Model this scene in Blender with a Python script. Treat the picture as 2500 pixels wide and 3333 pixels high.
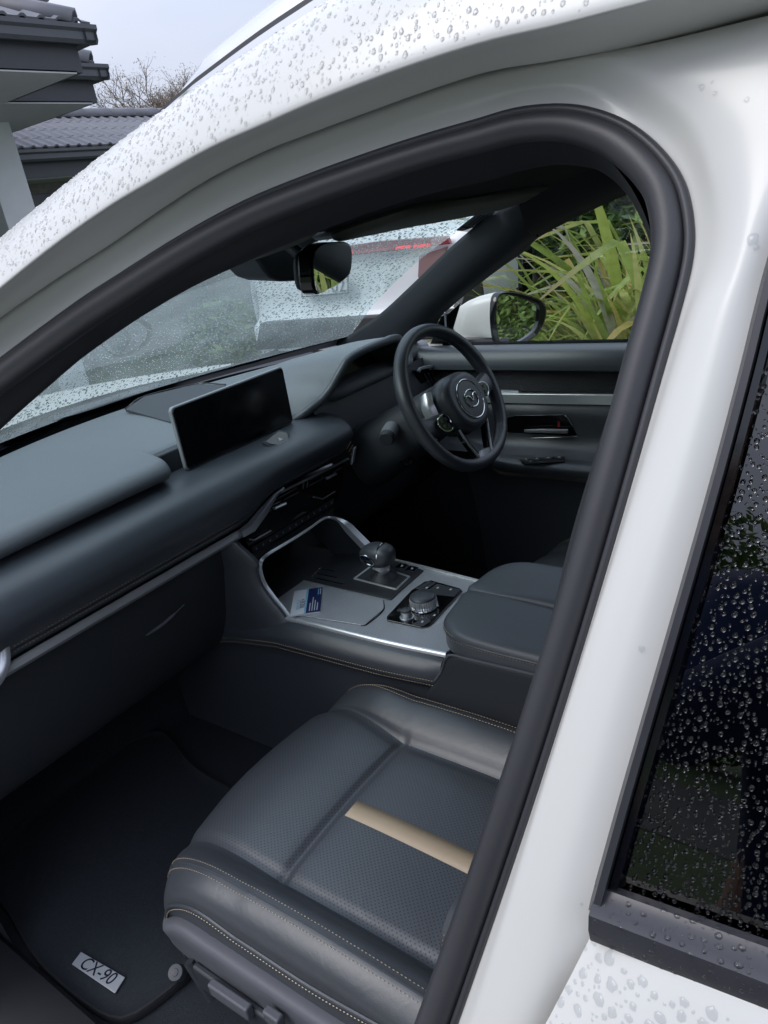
import bpy, bmesh, math, random
import numpy as np
from mathutils import Vector, Matrix
R_ = math.radians
scene = bpy.context.scene
for _o in list(bpy.data.objects): bpy.data.objects.remove(_o)
COL = scene.collection

# ------------------------------------------------------------------ camera
# car coordinates: x = towards the driver's side, y = towards the bonnet, z = up, metres
FPX = 2400.0
CAM = np.array([-1.063, -0.901, 1.508])
def _basis(yaw, pitch, roll):
    f = np.array([math.cos(yaw)*math.cos(pitch), math.sin(yaw)*math.cos(pitch), -math.sin(pitch)])
    r = np.cross(f, [0, 0, 1]); r /= np.linalg.norm(r); u = np.cross(r, f)
    return math.cos(roll)*r+math.sin(roll)*u, -math.sin(roll)*r+math.cos(roll)*u, f
CR_, CU_, CF_ = _basis(R_(38.77), R_(22.66), R_(-9.05))
cam = bpy.data.cameras.new('camera'); camo = bpy.data.objects.new('camera', cam); COL.objects.link(camo)
cam.sensor_fit = 'VERTICAL'; cam.sensor_height = 24; cam.lens = 24*FPX/3333.0
cam.clip_start = 0.01; cam.clip_end = 2000
M = Matrix.Identity(4)
for i in range(3):
    M[i][0] = CR_[i]; M[i][1] = CU_[i]; M[i][2] = -CF_[i]; M[i][3] = CAM[i]
camo.matrix_world = M
scene.camera = camo

# ------------------------------------------------------------------ overcast sky, soft sun, exposure
SUN_EL, SUN_AZ = 44, -58        # azimuth measured from +y towards +x
w = bpy.data.worlds.new('World'); scene.world = w; w.use_nodes = True
nt = w.node_tree; nt.nodes.clear()
sky = nt.nodes.new('ShaderNodeTexSky'); sky.sky_type = 'NISHITA'; sky.sun_disc = False
sky.sun_elevation = R_(SUN_EL); sky.sun_rotation = R_(SUN_AZ); sky.dust_density = 3; sky.air_density = 1.0
mixn = nt.nodes.new('ShaderNodeMix'); mixn.data_type = 'RGBA'
tc = nt.nodes.new('ShaderNodeTexCoord'); mp = nt.nodes.new('ShaderNodeMapping'); mp.inputs['Scale'].default_value = (1, 1, 2.2)
no = nt.nodes.new('ShaderNodeTexNoise'); no.inputs['Scale'].default_value = 1.6; no.inputs['Detail'].default_value = 4
rp = nt.nodes.new('ShaderNodeValToRGB')
rp.color_ramp.elements[0].position = .3; rp.color_ramp.elements[0].color = (4.2, 4.95, 6.9, 1)
rp.color_ramp.elements[1].position = .75; rp.color_ramp.elements[1].color = (7.0, 7.2, 8.0, 1)
nt.links.new(tc.outputs['Generated'], mp.inputs[0]); nt.links.new(mp.outputs[0], no.inputs['Vector'])
nt.links.new(no.outputs['Fac'], rp.inputs[0])
mixn.inputs[0].default_value = .88
sx = nt.nodes.new('ShaderNodeSeparateXYZ'); nt.links.new(tc.outputs['Generated'], sx.inputs[0])
mr = nt.nodes.new('ShaderNodeMapRange'); mr.inputs[1].default_value = 0; mr.inputs[2].default_value = 1; mr.inputs[3].default_value = .46; mr.inputs[4].default_value = 1.5   # an overcast dome is brighter overhead
nt.links.new(sx.outputs[2], mr.inputs[0])
vm = nt.nodes.new('ShaderNodeVectorMath'); vm.operation = 'SCALE'; nt.links.new(rp.outputs[0], vm.inputs[0]); nt.links.new(mr.outputs[0], vm.inputs['Scale'])
nt.links.new(sky.outputs[0], mixn.inputs[6]); nt.links.new(vm.outputs[0], mixn.inputs[7])
bg = nt.nodes.new('ShaderNodeBackground'); bg.inputs[1].default_value = .10
nt.links.new(mixn.outputs[2], bg.inputs[0])
wo = nt.nodes.new('ShaderNodeOutputWorld'); nt.links.new(bg.outputs[0], wo.inputs[0])
sl = bpy.data.lights.new('sun', 'SUN'); sl.energy = .6; sl.angle = R_(28); sl.color = (1, .97, .93)
slo = bpy.data.objects.new('sun', sl); COL.objects.link(slo)
_sd = Vector((math.sin(R_(SUN_AZ))*math.cos(R_(SUN_EL)), math.cos(R_(SUN_AZ))*math.cos(R_(SUN_EL)), math.sin(R_(SUN_EL))))
slo.rotation_euler = _sd.to_track_quat('Z', 'Y').to_euler(); slo.location = (0, 0, 12)
vs = scene.view_settings; vs.view_transform = 'Standard'; vs.look = 'None'; vs.exposure = 0.97; vs.gamma = 1; vs.use_curve_mapping = False
scene.cycles.max_bounces = 12; scene.cycles.transparent_max_bounces = 16; scene.cycles.use_denoising = True
scene.cycles.caustics_refractive = True; scene.cycles.caustics_reflective = False; scene.cycles.blur_glossy = 0.5
scene.cycles.sample_clamp_indirect = 8.0

# ------------------------------------------------------------------ helpers
def ray(u, v): return CR_*(u-1250)/FPX+CU_*(1666.5-v)/FPX+CF_
def at(u, v, x=None, y=None, z=None, n=None, p=None):
    """where the sight line of a spot in the photograph meets a plane of the car or the yard"""
    k = ray(u, v)
    if x is not None: t = (x-CAM[0])/k[0]
    elif y is not None: t = (y-CAM[1])/k[1]
    elif z is not None: t = (z-CAM[2])/k[2]
    else: t = np.dot(n, np.array(p)-CAM)/np.dot(n, k)
    return CAM+k*t
SIDE_N = np.array([1, 0, -.36])
def S(o): return dict(n=SIDE_N, p=(-.80-o, 0, 1.1))      # passenger-side body plane leaning in; o = metres outboard
FAR_N = np.array([1, 0, .36])
def FS(o): return dict(n=FAR_N, p=(.80+o, 0, 1.1))       # the same on the driver's side
A3 = lambda *a: np.array(a, float)

def crs(pts, k, closed=False):
    """Catmull-Rom through every control point, k samples per span"""
    P = np.array(pts, float); n = len(P)
    if k <= 1: return P
    out = []
    spans = n if closed else n-1
    for i in range(spans):
        if closed: p0, p1, p2, p3 = P[(i-1) % n], P[i], P[(i+1) % n], P[(i+2) % n]
        else:
            p1, p2 = P[i], P[i+1]
            p0 = P[i-1] if i > 0 else 2*p1-p2
            p3 = P[i+2] if i+2 < n else 2*p2-p1
        d1 = max(np.linalg.norm(p2-p1), 1e-9)
        m1 = (p2-p0)*d1/max(np.linalg.norm(p1-p0)+d1, 1e-9); m2 = (p3-p1)*d1/max(d1+np.linalg.norm(p3-p2), 1e-9)
        for j in range(k):
            t = j/k; t2 = t*t; t3 = t2*t
            out.append((2*t3-3*t2+1)*p1+(t3-2*t2+t)*m1+(-2*t3+3*t2)*p2+(t3-t2)*m2)
    if not closed: out.append(P[-1])
    return np.array(out)
def resample(P, n):
    P = np.array(P, float); d = np.r_[0, np.cumsum(np.linalg.norm(np.diff(P, axis=0), axis=1))]
    t = np.linspace(0, d[-1], n)
    return np.stack([np.interp(t, d, P[:, i]) for i in range(P.shape[1])], 1)
def smooth_path(pts, n, closed=False):
    Q = crs(pts, 12, closed)
    if closed: return resample(np.vstack([Q, Q[:1]]), n+1)[:-1]
    return resample(Q, n)
def patch(net, ku=4, kv=4, cu=False):
    rows = [crs(r, ku, cu) for r in net]
    g = np.array(rows)
    return np.array([crs(g[:, j], kv) for j in range(g.shape[1])]).transpose(1, 0, 2)
def grid_faces(nr, nc, cu=False, cv=False, off=0):
    f = []
    for i in range(nr if cv else nr-1):
        for j in range(nc if cu else nc-1):
            a = i*nc+j; b = i*nc+(j+1) % nc; c = ((i+1) % nr)*nc+(j+1) % nc; d = ((i+1) % nr)*nc+j
            f.append((a+off, b+off, c+off, d+off))
    return f
class MB:
    """collects vertices and faces for one mesh"""
    def __init__(s): s.v = []; s.f = []; s.mi = []
    def add(s, v, f, m=0):
        o = len(s.v); s.v += [tuple(map(float, q)) for q in v]; s.f += [tuple(i+o for i in q) for q in f]; s.mi += [m]*len(f); return s
    def grid(s, g, cu=False, cv=False, m=0):
        g = np.array(g); return s.add(g.reshape(-1, 3), grid_faces(g.shape[0], g.shape[1], cu, cv), m)
    def box(s, c, size, rot=None, m=0):
        h = np.array(size)/2; V = []
        for sx in (-1, 1):
            for sy in (-1, 1):
                for sz in (-1, 1):
                    q = np.array([sx, sy, sz])*h
                    V.append((np.array(rot) @ q if rot is not None else q)+np.array(c))
        return s.add(V, [(0, 1, 3, 2), (4, 6, 7, 5), (0, 4, 5, 1), (2, 3, 7, 6), (0, 2, 6, 4), (1, 5, 7, 3)], m)
    def tube(s, path, r, n=10, caps=True, closed=False, m=0, up=(0, 0, 1), sq=1.0):
        g = sweep_grid(path, [(math.cos(2*math.pi*i/n), math.sin(2*math.pi*i/n)*sq) for i in range(n)], r, up, closed)
        s.grid(g, True, closed, m)
        if caps and not closed:
            o = len(s.v)-g.shape[0]*n
            s.f.append(tuple(o+i for i in range(n))[::-1]); s.f.append(tuple(len(s.v)-n+i for i in range(n))); s.mi += [m, m]
        return s
    def lathe(s, prof, c, axis=(0, 0, 1), n=32, m=0, ref=None, capend=False):
        a = np.array(axis, float); a /= np.linalg.norm(a)
        q = np.array(ref if ref is not None else ((1, 0, 0) if abs(a[0]) < .8 else (0, 1, 0)), float)
        e1 = q-a*np.dot(q, a); e1 /= np.linalg.norm(e1); e2 = np.cross(a, e1)
        g = [[np.array(c)+a*h+r*(e1*math.cos(2*math.pi*i/n)+e2*math.sin(2*math.pi*i/n)) for i in range(n)] for r, h in prof]
        return s.grid(g, True, False, m)
    def prism(s, poly, O, ex, ey, depth, m=0):
        O, ex, ey = map(lambda q: np.array(q, float), (O, ex, ey)); ez = np.cross(ex, ey); n = len(poly)
        V = [O+ex*a+ey*b for a, b in poly]+[O+ex*a+ey*b+ez*depth for a, b in poly]
        F = [tuple(range(n))[::-1], tuple(range(n, 2*n))]+[(i, (i+1) % n, n+(i+1) % n, n+i) for i in range(n)]
        return s.add(V, F, m)
    def obj(s, name, mats, parent=None, smooth=40, bevel=0, seg=2, subd=0, solid=0, off=-1, kind=None):
        me = bpy.data.meshes.new(name); me.from_pydata(s.v, [], s.f)
        if not isinstance(mats, (list, tuple)): mats = [mats]
        for q in mats: me.materials.append(q)
        if len(mats) > 1: me.polygons.foreach_set('material_index', s.mi)
        me.update()
        bm = bmesh.new(); bm.from_mesh(me); bmesh.ops.recalc_face_normals(bm, faces=bm.faces); bm.to_mesh(me); bm.free()
        o = bpy.data.objects.new(name, me); COL.objects.link(o)
        if parent is not None: o.parent = parent
        if solid:
            q = o.modifiers.new('solid', 'SOLIDIFY'); q.thickness = solid; q.offset = off
        if bevel:
            q = o.modifiers.new('bevel', 'BEVEL'); q.width = bevel; q.segments = seg; q.limit_method = 'ANGLE'; q.angle_limit = R_(35); q.use_clamp_overlap = True
        if subd:
            q = o.modifiers.new('subd', 'SUBSURF'); q.levels = q.render_levels = subd
        if smooth:
            me.shade_smooth()
            if smooth < 180 and not subd:
                try: me.set_sharp_from_angle(angle=R_(smooth))
                except Exception: pass
            if bevel:
                q = o.modifiers.new('wn', 'WEIGHTED_NORMAL'); q.keep_sharp = True
        if kind: o['kind'] = kind
        return o
def frames(path, up=(0, 0, 1), closed=False):
    P = np.array(path, float); n = len(P)
    if closed: T = np.roll(P, -1, 0)-np.roll(P, 1, 0)
    else: T = np.gradient(P, axis=0)
    T /= np.linalg.norm(T, axis=1)[:, None]+1e-12
    U = np.array(up, float)
    if U.ndim == 1: U = np.repeat(U[None], n, 0)
    Bn = np.cross(T, U); Bn /= np.linalg.norm(Bn, axis=1)[:, None]+1e-12
    N = np.cross(Bn, T)
    return P, T, Bn, N
def sweep_grid(path, prof, scale=1.0, up=(0, 0, 1), closed=False):
    P, T, Bn, N = frames(path, up, closed)
    sc = np.array(scale, float)
    if sc.ndim == 0: sc = np.repeat(sc, len(P))
    return np.array([[P[i]+sc[i]*(a*Bn[i]+b*N[i]) for a, b in prof] for i in range(len(P))])
def empty(name, parent=None, loc=(0, 0, 0)):
    o = bpy.data.objects.new(name, None); COL.objects.link(o); o.location = loc; o.empty_display_size = .1
    if parent is not None: o.parent = parent
    return o
def tag(o, label, cat, group=None, kind=None):
    o['label'] = label; o['category'] = cat
    if group: o['group'] = group
    if kind: o['kind'] = kind
    return o
def thing(name, label, cat, group=None): return tag(empty(name), label, cat, group)
def struct(o): o['kind'] = 'structure'; return o
def slab(name, pts, nrm, th, m, parent, bevel=.0008, lift=0.):
    pts = [np.array(p, float)+np.array(nrm)*lift for p in pts]; n = len(pts); nrm = np.array(nrm, float)/np.linalg.norm(nrm)
    return MB().add([p for p in pts]+[p+nrm*th for p in pts], [tuple(range(n))[::-1], tuple(range(n, 2*n))]+[(i, (i+1) % n, n+(i+1) % n, n+i) for i in range(n)]).obj(name, m, parent, bevel=bevel)
def rrect(wd, ht, r, n=5, cx=0, cy=0):
    out = []
    for sx, sy, a0 in ((1, 1, 0), (-1, 1, 90), (-1, -1, 180), (1, -1, 270)):
        for i in range(n+1):
            a = R_(a0+90*i/n); out.append((cx+sx*(wd/2-r)+r*math.cos(a), cy+sy*(ht/2-r)+r*math.sin(a)))
    return out
def stitches(name, path, mat, parent, seg=.0038, gap=.0022, r=.0007, up=(0, 0, 1), lift=.0):
    d = np.linalg.norm(np.diff(path, axis=0), axis=1).sum(); n = max(2, int(d/(seg+gap)))
    P = resample(path, n*8+1); b = MB()
    P_, T, Bn, N = frames(P, up)
    for i in range(n):
        a = P_[i*8]+N[i*8]*lift; c = P_[min(i*8+5, len(P_)-1)]+N[i*8]*lift; x = Bn[i*8]*r; y = N[i*8]*r
        b.add([a, (a+c)/2+x, (a+c)/2+y*1.6, (a+c)/2-x, c], [(0, 1, 2), (0, 2, 3), (4, 2, 1), (4, 3, 2)])
    return b.obj(name, mat, parent, smooth=0, kind='stuff')
def font(name, text, size, O, ex, ey, mat, parent, ext=.0002, align='CENTER', shear=0, scalex=1):
    cu = bpy.data.curves.new(name, 'FONT'); cu.body = text; cu.size = size; cu.extrude = ext; cu.align_x = align; cu.align_y = 'CENTER'; cu.shear = shear
    cu.materials.append(mat)
    o = bpy.data.objects.new(name, cu); COL.objects.link(o)
    ex = Vector(ex).normalized(); ey = Vector(ey); ey = (ey-ex*ex.dot(ey)).normalized(); ez = ex.cross(ey)
    m = Matrix.Identity(4)
    for i in range(3): m[i][0] = ex[i]*scalex; m[i][1] = ey[i]; m[i][2] = ez[i]; m[i][3] = O[i]
    dg = bpy.context.evaluated_depsgraph_get(); me = bpy.data.meshes.new_from_object(o.evaluated_get(dg))
    bpy.data.objects.remove(o); me.transform(m); o = bpy.data.objects.new(name, me); COL.objects.link(o)
    if not me.materials: me.materials.append(mat)
    o.parent = parent
    return o

# ------------------------------------------------------------------ materials
def mat(name, col, rough=.5, metal=0., spec=.5, bump=0., bscale=200., coat=0., var=0., vscale=8., sheen=0., btype='noise', trans=0., coatr=.05, crease=0.):
    m = bpy.data.materials.new(name); m.use_nodes = True; t = m.node_tree; b = t.nodes['Principled BSDF']
    b.inputs['Base Color'].default_value = (*col, 1); b.inputs['Roughness'].default_value = rough; b.inputs['Metallic'].default_value = metal
    b.inputs['Specular IOR Level'].default_value = spec; b.inputs['Coat Weight'].default_value = coat; b.inputs['Coat Roughness'].default_value = coatr
    if sheen: b.inputs['Sheen Weight'].default_value = sheen; b.inputs['Sheen Roughness'].default_value = .4
    tc = t.nodes.new('ShaderNodeTexCoord')
    if bump:
        if btype == 'noise':
            n = t.nodes.new('ShaderNodeTexNoise'); n.inputs['Scale'].default_value = bscale; n.inputs['Detail'].default_value = 3; out = n.outputs['Fac']
        else:
            n = t.nodes.new('ShaderNodeTexVoronoi'); n.inputs['Scale'].default_value = bscale; n.feature = 'DISTANCE_TO_EDGE' if btype == 'cells' else 'F1'; out = n.outputs['Distance']
        t.links.new(tc.outputs['Object'], n.inputs['Vector'])
        bp = t.nodes.new('ShaderNodeBump'); bp.inputs['Strength'].default_value = bump; bp.inputs['Distance'].default_value = .002
        t.links.new(out, bp.inputs['Height']); t.links.new(bp.outputs[0], b.inputs['Normal'])
        if crease:
            nc = t.nodes.new('ShaderNodeTexNoise'); nc.inputs['Scale'].default_value = 26; nc.inputs['Detail'].default_value = 4; nc.inputs['Distortion'].default_value = 1.2
            t.links.new(tc.outputs['Object'], nc.inputs['Vector']); b2 = t.nodes.new('ShaderNodeBump'); b2.inputs['Strength'].default_value = crease; b2.inputs['Distance'].default_value = .006
            t.links.new(nc.outputs['Fac'], b2.inputs['Height']); t.links.new(b2.outputs[0], bp.inputs['Normal'])
    if var:
        n2 = t.nodes.new('ShaderNodeTexNoise'); n2.inputs['Scale'].default_value = vscale; n2.inputs['Detail'].default_value = 5
        t.links.new(tc.outputs['Object'], n2.inputs['Vector'])
        r2 = t.nodes.new('ShaderNodeValToRGB')
        r2.color_ramp.elements[0].position = .3; r2.color_ramp.elements[0].color = (*[c*(1-var) for c in col], 1)
        r2.color_ramp.elements[1].position = .7; r2.color_ramp.elements[1].color = (*[min(1, c*(1+var)) for c in col], 1)
        t.links.new(n2.outputs['Fac'], r2.inputs[0]); t.links.new(r2.outputs[0], b.inputs['Base Color'])
        rr = t.nodes.new('ShaderNodeMapRange'); rr.inputs[3].default_value = rough*(1-.12); rr.inputs[4].default_value = min(1, rough*1.12)
        t.links.new(n2.outputs['Fac'], rr.inputs[0]); t.links.new(rr.outputs[0], b.inputs['Roughness'])
    return m
def glassmat(name, tint, f0=.04, strength=1.0, haze=0.):
    m = bpy.data.materials.new(name); m.use_nodes = True; t = m.node_tree; t.nodes.clear()
    lw = t.nodes.new('ShaderNodeLayerWeight'); lw.inputs[0].default_value = .5
    pw = t.nodes.new('ShaderNodeMath'); pw.operation = 'POWER'; pw.inputs[1].default_value = 5; t.links.new(lw.outputs['Facing'], pw.inputs[0])
    ma = t.nodes.new('ShaderNodeMath'); ma.operation = 'MULTIPLY_ADD'; ma.inputs[1].default_value = 1-f0; ma.inputs[2].default_value = f0; t.links.new(pw.outputs[0], ma.inputs[0])
    tr = t.nodes.new('ShaderNodeBsdfTransparent'); tr.inputs[0].default_value = (*tint, 1)
    gl = t.nodes.new('ShaderNodeBsdfGlossy'); gl.inputs['Roughness'].default_value = .0; gl.inputs[0].default_value = (strength,)*3+(1,)
    mx = t.nodes.new('ShaderNodeMixShader'); o = t.nodes.new('ShaderNodeOutputMaterial')
    t.links.new(ma.outputs[0], mx.inputs[0]); t.links.new(tr.outputs[0], mx.inputs[1]); t.links.new(gl.outputs[0], mx.inputs[2]); t.links.new(mx.outputs[0], o.inputs[0])
    if haze:                                    # film of rain water and mist on the pane scatters some daylight
        tl = t.nodes.new('ShaderNodeBsdfTranslucent'); tl.inputs[0].default_value = (.78, .93, .90, 1)
        no = t.nodes.new('ShaderNodeTexNoise'); no.inputs['Scale'].default_value = 9; no.inputs['Detail'].default_value = 5; tc = t.nodes.new('ShaderNodeTexCoord'); t.links.new(tc.outputs['Object'], no.inputs['Vector'])
        mr = t.nodes.new('ShaderNodeMapRange'); mr.inputs[1].default_value = .3; mr.inputs[2].default_value = .7; mr.inputs[3].default_value = haze*.7; mr.inputs[4].default_value = haze*1.3; t.links.new(no.outputs['Fac'], mr.inputs[0])
        m2 = t.nodes.new('ShaderNodeMixShader'); t.links.new(mr.outputs[0], m2.inputs[0]); t.links.new(mx.outputs[0], m2.inputs[1]); t.links.new(tl.outputs[0], m2.inputs[2]); t.links.new(m2.outputs[0], o.inputs[0])
    return m
def watermat(name):
    m = bpy.data.materials.new(name); m.use_nodes = True; t = m.node_tree; b = t.nodes['Principled BSDF']
    b.inputs['Base Color'].default_value = (1, 1, 1, 1); b.inputs['Roughness'].default_value = .0; b.inputs['IOR'].default_value = 1.33; b.inputs['Transmission Weight'].default_value = 1
    return m
def emis(name, col, s):
    m = bpy.data.materials.new(name); m.use_nodes = True; t = m.node_tree; b = t.nodes['Principled BSDF']
    b.inputs['Base Color'].default_value = (*col, 1); b.inputs['Emission Color'].default_value = (*col, 1); b.inputs['Emission Strength'].default_value = s
    return m
K = {}
K['paint'] = mat('white paint', (.70, .695, .66), .30, spec=.5, coat=.35, coatr=.16, var=.012, vscale=1.3)
K['rubber'] = mat('rubber seal', (.040, .040, .046), .44, spec=.6, bump=.05, bscale=900, var=.06)
K['moulding'] = mat('black moulding', (.035, .035, .042), .35, var=.08, vscale=20)
K['leather'] = mat('black leather', (.030, .035, .043), .37, spec=.9, bump=.22, bscale=900, btype='cells', var=.08, vscale=5)
K['leather2'] = mat('black leather smooth', (.052, .058, .068), .40, spec=.8, bump=.12, bscale=700, btype='cells', var=.06, vscale=4, crease=.10)
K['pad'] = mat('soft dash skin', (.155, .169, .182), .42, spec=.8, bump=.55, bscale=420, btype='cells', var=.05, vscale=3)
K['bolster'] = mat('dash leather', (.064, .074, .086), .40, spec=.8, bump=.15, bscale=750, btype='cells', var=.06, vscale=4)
K['plastic'] = mat('dark plastic', (.034, .038, .044), .5, bump=.2, bscale=1100, var=.05)
K['plastic_grey'] = mat('grey plastic', (.11, .115, .13), .5, bump=.2, bscale=1100, var=.05)
K['trim'] = mat('pillar cloth', (.022, .024, .028), .75, bump=.15, bscale=1500, var=.05)
K['piano'] = mat('piano black', (.006, .006, .007), .09, spec=.5, coat=.3)
K['screen'] = mat('screen glass', (.004, .004, .006), .16, spec=.5, coat=.2, coatr=.1)
K['chrome'] = mat('chrome', (.78, .79, .80), .10, 1.0)
K['satin'] = mat('satin metal', (.60, .62, .64), .32, .75, var=.03, vscale=60)
K['darkmetal'] = mat('smoked metal', (.30, .30, .31), .22, 1.0)
K['carpet'] = mat('black carpet', (.038, .043, .050), .95, spec=.1, bump=1.0, bscale=900, var=.12, vscale=200)
K['liner'] = mat('dark headlining', (.03, .031, .035), .85, spec=.2, bump=.3, bscale=1400, var=.06)
K['tan'] = mat('tan leather', (.42, .33, .225), .45, bump=.15, bscale=800, btype='cells', var=.05)
K['thread'] = mat('cream thread', (.70, .58, .40), .7)
K['threadbrown'] = mat('brown thread', (.46, .33, .20), .7)
K['screenglass'] = glassmat('windscreen glass', (.78, .91, .89), .05, haze=.115)
K['sideglass'] = glassmat('side glass', (.86, .92, .90), .05)
K['privacy'] = glassmat('privacy glass', (.03, .038, .062), .08)
K['water'] = watermat('rain water'); K['film'] = glassmat('flat raindrop', (.90, .91, .92), .03)
K['mirror'] = mat('mirror', (.86, .88, .88), .0, 1.0)
K['bright'] = mat('bright satin metal', (.86, .87, .88), .30, .7)
# =================================================================== the yard
K['concrete'] = mat('wet concrete', (.20, .20, .20), .35, bump=.3, bscale=60, var=.18, vscale=1.2)
K['lawn'] = mat('lawn soil', (.045, .075, .022), .9, bump=.6, bscale=40, var=.35, vscale=6)
K['soil'] = mat('bark mulch', (.05, .038, .028), .9, bump=1, bscale=50, var=.4, vscale=14)
gb = MB(); gb.grid([[A3(x, y, 0) for x in np.linspace(-160, 160, 9)] for y in np.linspace(-160, 160, 9)]); struct(gb.obj('ground', K['lawn'], None, smooth=0))
db = MB(); db.add([A3(-3.2, -9, .006), A3(1.35, -9, .006), A3(1.35, 1.2, .006), A3(5.2, 1.2, .006), A3(5.2, 6.6, .006), A3(-3.2, 6.6, .006)], [(0, 1, 2, 3, 4, 5)]); struct(db.obj('driveway', K['concrete'], None, smooth=0))
K['asphalt'] = mat('wet asphalt', (.06, .06, .065), .4, bump=.4, bscale=120, var=.15, vscale=2)
rb_ = MB(); rb_.add([A3(-16, -60, .008), A3(-9, -60, .008), A3(-9, 60, .008), A3(-16, 60, .008)], [(0, 1, 2, 3)]); struct(rb_.obj('road', K['asphalt'], None, smooth=0))
bb = MB(); bb.grid([[A3(1.45+.02*math.sin(y*3), y, .02), A3(1.5, y, .07), A3(3.4, y, .10), A3(5.0, y, .08)] for y in np.linspace(-7, 1.15, 14)]); struct(bb.obj('garden_bed', K['soil'], None, smooth=180))
# ---- house with hipped concrete-tile roofs
K['tile'] = mat('grey roof tile', (.16, .16, .175), .6, bump=.3, bscale=60, var=.15, vscale=5)
K['gutter'] = mat('charcoal gutter', (.075, .08, .09), .35, var=.05)
K['fascia'] = mat('charcoal fascia', (.045, .047, .055), .4, var=.05)
K['soffit'] = mat('pale soffit', (.46, .47, .46), .7, var=.03)
K['render'] = mat('white render', (.68, .70, .70), .8, bump=.2, bscale=150, var=.03)
K['darkglass'] = mat('dark window', (.02, .024, .024), .06, spec=.6)
house = thing('house', 'pale rendered house with charcoal gutters and grey tiled hipped roofs', 'house')
TILE = None
def tile_mesh():
    b = MB(); g = []
    for y in (0, .34):
        g.append([A3(x, y, .012*(1-y)+.022*max(0, math.sin(2*math.pi*(x/.15)))) for x in np.linspace(0, .30, 13)])
    b.grid(g); b.grid([[q-A3(0, 0, .02) for q in g[0]], g[0]])
    o = b.obj('roof_tile', K['tile'], None, smooth=60); me = o.data; bpy.data.objects.remove(o); return me
TM = tile_mesh()
def tiles(parent, O, ex, up, nx, ny, clip=None):
    ex = Vector(ex).normalized(); up = Vector(up).normalized(); nz = ex.cross(up)
    for j in range(ny):
        for i in range(nx):
            p = Vector(O)+ex*(.30*i)+up*(.32*j)
            if clip and not clip(p+ex*.15): continue
            o = bpy.data.objects.new('roof_tile', TM); COL.objects.link(o)
            m = Matrix.Identity(4)
            for r_ in range(3): m[r_][0] = ex[r_]; m[r_][1] = up[r_]; m[r_][2] = nz[r_]; m[r_][3] = p[r_]
            o.parent = parent; o.matrix_world = m
gprof = [(0, 0), (0, -.115), (-.075, -.125), (-.095, -.10), (-.095, -.05), (-.115, -.03), (-.115, 0), (-.10, 0)]
def gutter_x(x0, x1, y, z, parent):      # runs along x, open side towards -y
    b = MB(); b.grid([[A3(x, y+q[0], z+q[1]) for q in gprof] for x in (x0, x1)], True)
    n = len(gprof); b.f.append(tuple(range(n))); b.f.append(tuple(range(n, 2*n))); b.mi += [0, 0]
    return b.obj('gutter', K['gutter'], parent, smooth=0)
def eave(cpx, z, width, depth, name_tiles=(10, 3), pitch=22, soff=.62):
    """front gutter along x ending at a corner; the side runs away along +y"""
    c = at(*cpx, z=z); x1, y0 = c[0], c[1]; x0 = x1-width
    gutter_x(x0, x1, y0+.115, z, house)
    b = MB(); b.grid([[A3(x1-q[0]*0-.0, y0, z)]*2]*2) if 0 else None
    # side gutter along y
    b = MB(); b.grid([[A3(x1-.115-q[0], y, z+q[1]) for q in gprof] for y in (y0, y0+depth)], True); b.obj('gutter', K['gutter'], house, smooth=0)
    fx = x1-.13; fy = y0+.13
    MB().box(((x0+fx)/2, fy+.012, z-.20), (fx-x0, .024, .20)).obj('fascia', K['fascia'], house)
    MB().box((fx-.012, fy+depth/2, z-.20), (.024, depth-.05, .20)).obj('fascia', K['fascia'], house)
    MB().box(((x0+fx)/2-.03, fy+depth/2, z-.30), (fx-x0-.06, depth, .02)).obj('soffit', K['soffit'], house)
    t = math.tan(R_(pitch)); cp = math.cos(R_(pitch)); sp = math.sin(R_(pitch))
    run = name_tiles[1]*.32*cp
    tiles(house, (x0, y0+.07, z+.02), (1, 0, 0), (0, cp, sp), int(width/.30), name_tiles[1], lambda p: p[0] < x1-.02-(p[1]-y0))
    # hip cap along the diagonal
    for k in range(int(name_tiles[1]*.9)+1):
        a = A3(x1-.10-.33*k, y0+.10+.33*k, z+.06+.33*k*t); e = a+A3(-.36, .36, .36*t+.01)
        d = e-a; b = MB(); b.grid(sweep_grid([a, e], [(-.13, -.05), (-.09, .035), (0, .065), (.09, .035), (.13, -.05)], 1)); b.obj('hip_tile', K['tile'], house, smooth=40, solid=.02)
    # sloped underlay so nothing shows through
    b = MB(); h_ = 3.0; b.add([A3(x0, y0+.1, z), A3(x1-.1, y0+.1, z), A3(x1-.1-h_, y0+.1+h_, z+h_*t-.02), A3(x0, y0+.1+h_, z+h_*t-.02)], [(0, 1, 2, 3)]); b.add([A3(x1-.1, y0+.1, z), A3(x1-.1, y0+depth, z), A3(x1-.1-h_, y0+.1+h_, z+h_*t-.02)], [(0, 1, 2)]); b.obj('roof_slope', K['tile'], house, smooth=0)
    return x0, x1, y0
ex0, ex1, ey0 = eave((313, 80), 3.05, 4.5, 1.1)
fx0, fx1, fy0 = eave((353, 208), 3.05, 5.5, 3.2)
# porch post under the second eave
pc = at(42, 400, z=2.75)
pw = [at(2, 500, y=fy0+.9), at(72, 500, y=fy0+.9), at(128, 500, y=fy0+.9)]
px0 = at(52, 470, y=fy0+1.0)[0]; pxl = at(-60, 470, y=fy0+1.0)[0]
MB().box(((px0+pxl)/2, fy0+1.0+.2, 1.37), (px0-pxl, .4, 2.74)).obj('porch_post', K['render'], house, bevel=.004)
MB().box((pxl-1.2, fy0+1.6, 1.37), (2.6, .2, 2.74)).obj('wall', K['render'], house)
MB().box((pxl-.55, fy0+1.48, 1.2), (.9, .06, 2.2)).obj('front_door', K['fascia'], house)
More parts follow.
